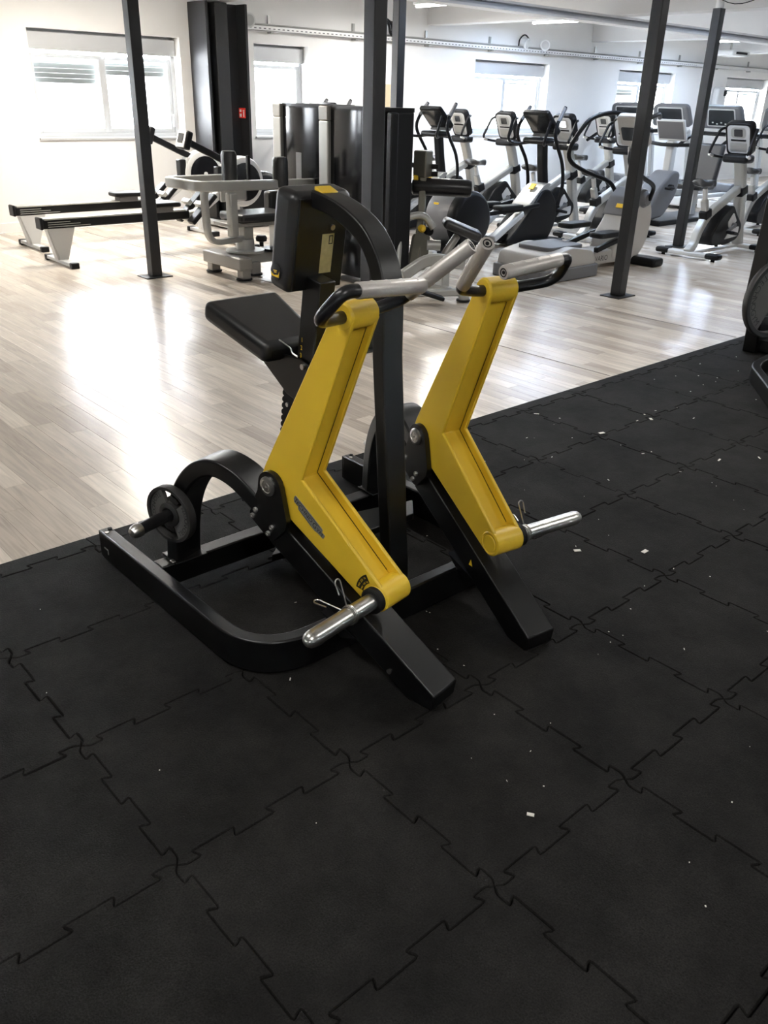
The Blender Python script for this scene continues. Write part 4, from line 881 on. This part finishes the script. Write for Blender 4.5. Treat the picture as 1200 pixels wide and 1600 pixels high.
# ---- black ellipticals
def elliptical():
    t = Thing('elliptical_trainer', 'x', 'elliptical', (0, 0, 0), 0, 'black elliptical trainers')
    dr = t.part('rear_drum', MB().lathe((-0.44, -0.24, 0.36), (0, 1, 0), [(0.0, 0), (0.20, 0.0), (0.285, 0.012), (0.30, 0.04), (0.30, 0.42), (0.285, 0.46), (0.0, 0.47)], 36), 'midgrey')
    t.part('drum_cover', MB().lathe((-0.44, -0.26, 0.36), (0, 1, 0), [(0.0, 0), (0.25, 0.004), (0.28, 0.02), (0.305, 0.06), (0.305, 0.13), (0.30, 0.13)], 36), 'dark', dr)
    t.part('drum_logo', MB().box2((-0.70, 0.05, 0.50), (-0.66, 0.12, 0.53)), 'yellow_flat', dr)
    t.part('rear_base', MB().prism(rpoly([(-1.02, -0.28), (-0.30, -0.30), (-0.30, 0.30), (-1.02, 0.28)], 0.08, 3), XY, 0.015, 0.075), 'dark', bev=0.01)
    t.part('rear_trim', MB().box2((-1.06, -0.26, 0.02), (-0.98, 0.26, 0.085)), 'lightgrey', bev=0.015)
    for (x, y) in ((-0.95, -0.2), (-0.95, 0.2), (0.95, -0.25), (0.95, 0.25)): t.part('foot_pad', MB().cyl((x, y, 0), (x, y, 0.02), 0.03, seg=10), 'rubber_part')
    t.part('spine', MB().rect([(-0.35, 0, 0.10), (0.60, 0, 0.10)], 0.16, 0.09), 'dark', bev=0.015)
    hp = t.part('front_body', MB().prism(rpoly([(0.22, 0.03), (1.02, 0.03), (1.14, 0.22), (1.13, 0.46), (0.98, 0.62), (0.84, 0.60), (0.66, 0.40), (0.40, 0.16)], 0.09, 4), XZ, -0.16, 0.16), 'dark', bev=0.03, seg=3)
    t.part('body_shell', MB().prism(rpoly([(0.62, 0.44), (0.72, 0.40), (0.96, 0.60), (1.02, 0.68), (0.94, 0.68), (0.86, 0.64)], 0.03, 3), XZ, -0.13, 0.13), 'silver', hp, bev=0.015)
    t.part('body_logo', MB().box((0.83, 0, 0.640), (0.08, 0.07, 0.012), Matrix.Rotation(-0.75, 3, 'Y')), 'yellow_flat', hp)
    t.part('front_base', MB().box2((0.55, -0.30, 0.02), (1.15, 0.30, 0.06)), 'dark', bev=0.02)
    for y in (-0.17, 0.17):
        lk = t.part('pedal_link', MB().rect([(-0.40, y * 1.1, 0.40), (0.35, y * 1.1, 0.42), (0.72, y * 1.2, 0.46)], 0.05, 0.045), 'dark', bev=0.008)
        t.part('pedal', MB().box((0.22, y, 0.455), (0.38, 0.15, 0.05)), 'rubber_part', lk, bev=0.015)
        t.part('guide_ramp', MB().rect([(-0.02, y, 0.12), (0.46, y, 0.38)], 0.10, 0.07), 'lightgrey', lk, bev=0.015)
        ar = t.part('swing_arm', MB().tube(crom([(1.02, y * 1.5, 0.44), (1.06, y * 1.55, 0.66), (1.00, y * 1.6, 0.90), (0.86, y * 1.65, 1.10), (0.80, y * 1.65, 1.22), (0.84, y * 1.6, 1.34), (0.97, y * 1.5, 1.50)], 4), 0.021, 10), 'dark')
        t.part('arm_grip', MB().tube([(0.845, y * 1.6, 1.35), (0.96, y * 1.505, 1.488)], 0.025, 10), 'midgrey', ar)
    t.part('column', MB().rect([(1.04, 0, 0.58), (0.98, 0, 0.85), (0.93, 0, 1.16)], 0.11, 0.09, up=(1, 0, 0)), 'dark', bev=0.02)
    t.part('column_panel', MB().box((0.935, 0, 1.04), (0.015, 0.10, 0.10)), 'silver')
    R = Matrix.Rotation(math.radians(-48), 3, 'Y'); cc = V(0.86, 0, 1.32)
    cs = t.part('console', MB().prism(rpoly([(-0.20, -0.17), (0.20, -0.17), (0.19, 0.17), (-0.19, 0.17)], 0.03, 3), lambda a, b, o: cc + R @ V(o, a, b), 0, 0.05), 'dark', bev=0.012)
    t.part('display', MB().prism([(-0.165, -0.12), (0.165, -0.12), (0.16, 0.14), (-0.16, 0.14)], lambda a, b, o: cc + R @ V(o, a, b), -0.004, 0.001), 'screen', cs)
    t.part('console_lip', MB().box(cc + R @ V(-0.01, 0, -0.165), (0.05, 0.36, 0.02), R), 'midgrey', cs, bev=0.006)
    t.part('cup_holder', MB().box((0.86, 0, 1.14), (0.20, 0.34, 0.07)), 'dark', bev=0.03, seg=3)
    for y in (-1, 1):
        t.part('fixed_handle', MB().tube(fillet([(0.90, 0.06 * y, 1.13), (0.72, 0.20 * y, 1.10), (0.62, 0.27 * y, 1.13), (0.70, 0.28 * y, 1.36)], 0.07, 5), 0.017, 8), 'dark')
    return t
E0 = elliptical(); E0.root.location = (7.08, 5.55, FZ); E0.root['label'] = 'black elliptical trainer with big rear drum, left of the grey stepper'
e1_ = copy_tree(E0.root); e1_.location = (7.02, 7.22, FZ); e1_['label'] = 'black elliptical trainer half hidden behind the leg curl roller'

e2_ = copy_tree(E0.root); e2_.location = (6.39, 8.55, FZ); e2_['label'] = 'elliptical trainer mostly hidden behind the weight towers, one arm tip above'

# ---- grey stepper-elliptical in front
vt = Thing('cross_trainer', 'warm grey cross trainer with tall loop handles behind the leaning column', 'elliptical', (6.95, 4.05, FZ))
bx = vt.part('rear_box', MB().prism(rpoly([(-0.98, 0.05), (-0.95, 0.24), (-0.55, 0.30), (-0.22, 0.25), (-0.16, 0.05)], 0.06, 3), XZ, -0.30, 0.30), 'beige', bev=0.03, seg=3)
vt.part('box_skirt', MB().prism(rpoly([(-1.02, -0.33), (-0.13, -0.33), (-0.13, 0.33), (-1.02, 0.33)], 0.06, 3), XY, 0.0, 0.12), 'midgrey', bx, bev=0.01)
vt.part('box_cover', MB().prism(rpoly([(-0.80, -0.20), (-0.24, -0.20), (-0.24, 0.22), (-0.80, 0.22)], 0.08, 3), XY, 0.25, 0.30), 'midgrey', bx, bev=0.01)
fb = vt.part('frame_bar', MB().box2((-0.2, -0.14, 0.05), (0.75, 0.14, 0.19)), 'beige', bev=0.02)
vt.part('lettering', text_on(MB(), 'VARIO', 0.075, (0.16, -0.1415, 0.09), (1, 0, 0), (0, 0, 1)), 'ink', fb)
hp = vt.part('front_body', MB().prism(rpoly([(0.30, 0.08), (0.36, 0.32), (0.50, 0.46), (0.60, 0.66), (0.74, 0.75), (0.90, 0.70), (1.0, 0.48), (0.96, 0.22), (0.82, 0.06)], 0.10, 4), XZ, -0.15, 0.15), 'beige', bev=0.03, seg=3)
vt.part('body_cap', MB().prism(rpoly([(0.50, 0.50), (0.60, 0.68), (0.74, 0.77), (0.84, 0.74), (0.72, 0.62), (0.62, 0.48)], 0.03, 3), XZ, -0.158, 0.158), 'midgrey', hp, bev=0.01)
vt.part('body_logo', MB().box((0.548, -0.03, 0.596), (0.014, 0.11, 0.045), Matrix.Rotation(math.atan2(0.10, 0.18), 3, 'Y')), 'yellow_flat', hp, bev=0.004)
vt.part('front_foot', MB().box2((0.72, -0.42, 0.0), (0.92, 0.42, 0.09)), 'dark', bev=0.03, seg=3)
for y in (-0.20, 0.20):
    ln = vt.part('pedal_link', MB().rect([(-0.05, y, 0.22), (0.35, y, 0.30), (0.60, y * 0.9, 0.34)], 0.05, 0.05), 'dark', bev=0.008)
    vt.part('pedal', MB().prism(rpoly([(-0.10, y - 0.09), (0.30, y - 0.09), (0.30, y + 0.09), (-0.10, y + 0.09)], 0.06, 3), XY, 0.34 + 0.05 * (y > 0), 0.39 + 0.05 * (y > 0)), 'dark', ln, bev=0.012)
vt.part('column', MB().rect([(0.78, 0, 0.70), (0.74, 0, 0.95), (0.68, 0, 1.18)], 0.11, 0.10, up=(1, 0, 0)), 'beige', bev=0.02)
R = Matrix.Rotation(math.radians(-35), 3, 'Y'); cc = V(0.60, 0, 1.30)
cs = vt.part('console', MB().prism(rpoly([(-0.17, -0.17), (0.17, -0.17), (0.15, 0.17), (-0.15, 0.17)], 0.04, 3), lambda a, b, o: cc + R @ V(o, a, b), 0, 0.07), 'beige', bev=0.015)
vt.part('display', MB().prism(rpoly([(-0.13, -0.10), (0.13, -0.10), (0.12, 0.05), (-0.12, 0.05)], 0.02, 2), lambda a, b, o: cc + R @ V(o, a, b), -0.004, 0.002), 'screen', cs)
for y in (-1, 1):
    ar = vt.part('loop_handle', MB().tube(crom([(0.80, 0.20 * y, 0.66), (0.72, 0.27 * y, 0.80), (0.40, 0.34 * y, 0.90), (0.14, 0.36 * y, 1.00), (0.08, 0.36 * y, 1.12), (0.20, 0.34 * y, 1.30), (0.36, 0.32 * y, 1.42), (0.62, 0.26 * y, 1.47), (0.82, 0.16 * y, 1.44)], 4), 0.022, 10), 'dark')
    vt.part('arm_hub', MB().lathe((0.78, 0.14 * y, 0.66), (0, y, 0), [(0.08, 0), (0.085, 0.02), (0.06, 0.06), (0.0, 0.065)], 18), 'midgrey', ar)

# ---- recumbent bike in the far row
rb = Thing('recumbent_bike', 'grey recumbent bike with wide tilted console between the two right columns', 'exercise bike', (11.15, 5.75, FZ))
rb.part('body', MB().prism(rpoly([(-0.55, 0.06), (-0.60, 0.20), (-0.35, 0.50), (-0.05, 0.72), (0.14, 0.70), (0.12, 0.40), (-0.15, 0.10)], 0.09, 4), XZ, -0.16, 0.16), 'midgrey', bev=0.03, seg=3)
rb.part('base', MB().box2((-0.45, -0.30, 0.0), (1.2, 0.30, 0.07)), 'dark', bev=0.02)
rb.part('crank', MB().cyl((-0.12, -0.22, 0.50), (-0.12, 0.22, 0.50), 0.04), 'dark')
for y in (-0.25, 0.25): rb.part('pedal', MB().box((-0.12 + y * 0.5, y, 0.50), (0.12, 0.10, 0.04)), 'dark', bev=0.01)
rb.part('column', MB().box2((-0.02, -0.06, 0.68), (0.10, 0.06, 1.10)), 'lightgrey', bev=0.02)
R = Matrix.Rotation(math.radians(-28), 3, 'Y'); cc = V(-0.02, 0, 1.24)
cs = rb.part('console', MB().box(cc, (0.05, 0.44, 0.30), R), 'lightgrey', bev=0.015)
rb.part('display', MB().box(cc + R @ V(-0.025, 0, 0.01), (0.006, 0.40, 0.25), R), 'midgrey', cs)
rb.part('hand_rest', MB().tube([(0.0, -0.30, 1.06), (-0.08, -0.1, 1.05), (-0.08, 0.1, 1.05), (0.0, 0.30, 1.06)], 0.025, 8), 'dark')
rb.part('seat', MB().box2((0.65, -0.22, 0.42), (1.10, 0.22, 0.52)), 'leather', bev=0.04, seg=3)
rb.part('seat_back', MB().box((1.14, 0, 0.78), (0.10, 0.42, 0.55), Matrix.Rotation(0.2, 3, 'Y')), 'leather', bev=0.04, seg=3)
rb.part('seat_post', MB().box2((0.80, -0.05, 0.07), (0.92, 0.05, 0.42)), 'lightgrey')

# ---- treadmills at the back
def treadmill():
    t = Thing('treadmill', 'x', 'treadmill', (0, 0, 0), 0, 'treadmills at the back')
    t.part('deck', MB().box2((-1.1, -0.40, 0.06), (0.75, 0.40, 0.20)), 'lightgrey', bev=0.02)
    t.part('belt', MB().box2((-1.08, -0.27, 0.198), (0.55, 0.27, 0.208)), 'dark')
    for x in (-0.95, 0.6):
        for y in (-0.32, 0.32): t.part('foot', MB().cyl((x, y, 0), (x, y, 0.07), 0.035, seg=10), 'rubber_part')
    t.part('motor_cover', MB().prism(rpoly([(0.45, 0.20), (0.60, 0.34), (0.95, 0.30), (1.0, 0.08), (0.45, 0.08)], 0.06, 3), XZ, -0.40, 0.40), 'midgrey', bev=0.03, seg=3)
    for y in (-0.38, 0.38):
        t.part('upright', MB().rect([(0.78, y, 0.15), (0.62, y, 0.95), (0.50, y, 1.16)], 0.07, 0.11, up=(1, 0, 0)), 'lightgrey', bev=0.02)
        t.part('side_rail', MB().tube(fillet([(0.52, y, 1.12), (0.20, y, 1.06), (-0.15, y, 0.92)], 0.1), 0.028, 8), 'dark')
    R = Matrix.Rotation(math.radians(-22), 3, 'Y'); cc = V(0.50, 0, 1.36)
    cs = t.part('console', MB().prism(rpoly([(-0.40, -0.18), (0.40, -0.18), (0.34, 0.20), (-0.34, 0.20)], 0.08, 4), lambda a, b, o: cc + R @ V(o, a, b), 0, 0.12), 'midgrey', bev=0.03, seg=3)
    t.part('console_face', MB().prism(rpoly([(-0.27, -0.13), (0.27, -0.13), (0.25, 0.17), (-0.25, 0.17)], 0.03, 3), lambda a, b, o: cc + R @ V(o, a, b), -0.008, 0.004), 'lightgrey', cs)
    t.part('display', MB().prism(rpoly([(-0.245, -0.11), (0.245, -0.11), (0.23, 0.15), (-0.23, 0.15)], 0.02, 3), lambda a, b, o: cc + R @ V(o, a, b), -0.012, -0.007), 'screen', cs)
    for k in range(5): t.part('key', MB().box(cc + R @ V(-0.013, -0.16 + 0.08 * k, -0.06 - 0.02 * (k % 2)), (0.004, 0.03, 0.02), R), 'lightgrey', cs)
    t.part('hand_bar', MB().tube(fillet([(0.55, -0.34, 1.10), (0.18, -0.30, 1.14), (0.18, 0.30, 1.14), (0.55, 0.34, 1.10)], 0.12), 0.024, 8), 'dark')
    t.part('tray', MB().box((0.42, 0, 1.12), (0.20, 0.60, 0.05)), 'dark', bev=0.015)
    return t
T0 = treadmill(); T0.root.location = (14.0, 6.85, FZ); T0.root['label'] = 'treadmill with tall dark console right of the far dark column'
for (x, y, lb) in ((14.0, 5.75, 'treadmill cut by the right picture edge, behind the single bike'), (14.0, 8.75, 'distant treadmill between the third and fourth windows'), (14.0, 7.85, 'distant treadmill behind the leaning column')):
    r = copy_tree(T0.root); r.location = (x, y, FZ); r['label'] = lb

# ---- plate-loaded machine cut by the right edge
rm = Thing('plate_loaded_machine', 'black plate-loaded machine cut off by the right picture edge', 'gym machine', (5.2, 0.7, 0), world=True)
rm.part('base_rail', MB().rect(fillet([(5.9, 1.14, 0.05), (4.64, 1.01, 0.05), (3.75, 0.30, 0.05)], 0.12, 8), 0.055, 0.096), 'black', bev=0.008, seg=3)
rm.part('upright', MB().prism([(5.10, 0.40), (5.12, 0.30), (5.22, 0.22), (5.24, 0.0), (5.46, 0.0), (5.46, 1.75), (5.14, 1.75)], XZ, 1.28, 1.38), 'black', bev=0.008)
rm.part('cross_bar', MB().box2((5.28, 1.06, 0.01), (5.38, 1.29, 0.09)), 'black', bev=0.006)
rm.part('top_beam', MB().rect([(5.40, 1.33, 1.70), (5.95, 0.9, 1.70)], 0.08, 0.10), 'black', bev=0.008)
rm.part('rear_post', MB().box2((5.86, 0.30, 0.0), (5.96, 1.30, 0.10)).box2((5.86, 0.82, 0.10), (5.96, 0.94, 1.75)), 'black', bev=0.008)
hn = rm.part('weight_horn', MB().lathe((5.235, 1.28, 0.395), (-0.30, -0.954, 0), [(0.025, 0), (0.025, 0.15), (0.020, 0.165), (0.0, 0.17)], 20), 'chrome')
weight_plate('weight_plate', 'large grey weight plate on the machine at the right picture edge', V(5.235, 1.28, 0.395) + V(-0.30, -0.954, 0) * 0.055, V(-0.30, -0.954, 0), V(0, 0, 1), 0.262, 0.045, 0.026, 'TECHNOGYM', 0.058, 'weight plates', a_lo=62)

# ---- wall services
tr = Thing('cable_tray', 'white perforated cable tray running along the window wall', 'cable tray', (13.0, WALL_Y - 0.006, 2.30))
tr.part('tray', MB().box2((-6.74, -0.10, -0.03), (10.4, -0.09, 0.03)).box2((-6.74, -0.10, -0.03), (10.4, -0.02, -0.022)), 'white')
for k in range(12):
    x = -6.2 + 1.45 * k
    tr.part('bracket', MB().box2((x - 0.02, -0.09, -0.05), (x + 0.02, 0.0, -0.03)).box2((x - 0.02, -0.02, -0.05), (x + 0.02, 0.0, 0.16)), 'silver')
sl = MB()
for k in range(150): x = -6.7 + k * 0.075; sl.box((x, -0.1006, 0.0), (0.035, 0.001, 0.012))
so = tr.part('perforation', sl, 'midgrey'); so['kind'] = 'stuff'
tr.part('conduit', MB().tube([(-6.7, -0.05, 0.045), (0, -0.05, 0.05), (10.3, -0.05, 0.045)], 0.014, 8), 'silver')
def spot(label, x, z, d):
    t = Thing('wall_spotlight', label, 'light', (x, WALL_Y - 0.12, z), 0, 'round spotlights on the cable tray')
    d = Vector(d).normalized()
    b = t.part('body', MB().lathe((0, 0, 0), d, [(0.0, -0.12), (0.05, -0.11), (0.07, -0.02), (0.085, 0.0), (0.085, 0.02), (0.0, 0.02)], 20), 'white')
    t.part('lens', MB().cyl(d * 0.02, d * 0.024, 0.065, seg=20), 'lightgrey', b)
    t.part('bracket', MB().tube([(0, 0.0, -0.04), (-0.1, 0.06, -0.06)], 0.012, 6), 'silver')
spot('round white spotlight beside the dark pillar, on the cable tray', 6.42, 2.38, (-0.4, -1, -0.15))
spot('round white spotlight above the third window, right one of the pair', 12.45, 2.40, (-0.6, -0.8, 0.1))
spot('round white spotlight above the third window, left one of the pair', 11.95, 2.40, (0.3, -1, -0.2))
cb = Thing('cable_loop', 'dark looped cable above the third window', 'cable', (11.9, WALL_Y - 0.1, 2.36))
cb.part('cable', MB().tube(crom([(-0.12, 0, 0.0), (-0.10, 0, 0.10), (0.02, 0, 0.17), (0.14, 0, 0.10), (0.10, 0, 0.0)], 4), 0.012, 6), 'dark')
cb = Thing('cable_bundle', 'dark bundle of cables hanging by the ceiling behind the centre column', 'cable', (8.85, WALL_Y - 0.16, 2.33))
for k in range(4): cb.part('cable', MB().tube(crom([(-0.16 + 0.07 * k, 0, 0.24 - 0.03 * k), (-0.08 + 0.06 * k, -0.03, 0.15), (0.0 + 0.05 * k, 0.02, 0.05), (0.06 + 0.04 * k, 0, 0.0)], 4), 0.02, 6), 'dark')
pb = Thing('beige_board', 'tall beige board standing against the wall behind the weight towers', 'board', (8.95, WALL_Y - 0.06, FZ))
pb.part('panel', MB().box2((-0.45, -0.03, 0), (0.16, 0.015, 1.72)), 'board', bev=0.004)
pb.part('edge_batten', MB().box2((0.13, -0.045, 0), (0.16, -0.03, 1.72)), 'board', bev=0.003)
dv = Thing('wall_dispenser', 'white wall dispenser box left of the farthest window', 'dispenser', (18.7, WALL_Y - 0.08, 1.70))
dv.part('case', MB().box2((-0.2, -0.07, -0.2), (0.2, 0.08, 0.22)), 'white', bev=0.06, seg=4)
dv.part('sensor', MB().box2((0.05, -0.085, 0.05), (0.15, -0.068, 0.16)), 'dark')
dv.part('nozzle', MB().box2((-0.1, -0.16, -0.28), (0.12, 0.05, -0.19)), 'lightgrey', bev=0.03)
spk = Thing('hanging_speaker', 'black speaker hanging under the ceiling at the top right corner', 'speaker', (8.62, 3.15, 2.42))
spk.part('case', MB().box2((-0.18, -0.14, -0.12), (0.18, 0.14, 0.22)), 'speaker', bev=0.015)
spk.part('hanger', MB().cyl((0, 0, 0.22), (0, 0, CZ - 2.422), 0.015), 'dark')
spk.part('wire', MB().tube(crom([(-0.02, 0.02, 0.22), (-0.35, 0.35, 0.02), (-0.55, 0.55, 0.10), (-0.6, 0.62, 0.30)], 5), 0.004, 5), 'dark')
pr_ = Thing('ceiling_projector', 'flat grey ceiling unit far back near the farthest window', 'ventilation unit', (17.6, 8.6, 2.46))
pr_.part('case', MB().box2((-0.35, -0.25, 0), (0.35, 0.25, 0.10)), 'lightgrey', bev=0.03); pr_.part('grille', MB().box2((-0.22, -0.26, 0.03), (0.22, -0.249, 0.07)), 'dark'); pr_.part('hanger', MB().cyl((0, 0, 0.10), (0, 0, CZ - 2.462), 0.02), 'silver')
th_ = Thing('wall_switch', 'pale wall socket plate at the left picture edge', 'socket', (2.98, WALL_Y - 0.012, 1.05))
th_.part('plate', MB().box2((-0.10, -0.003, -0.02), (0.06, 0.012, 0.02)), 'lightgrey', bev=0.003); th_.part('button', MB().box2((-0.06, -0.006, -0.01), (0.02, -0.003, 0.01)), 'white')
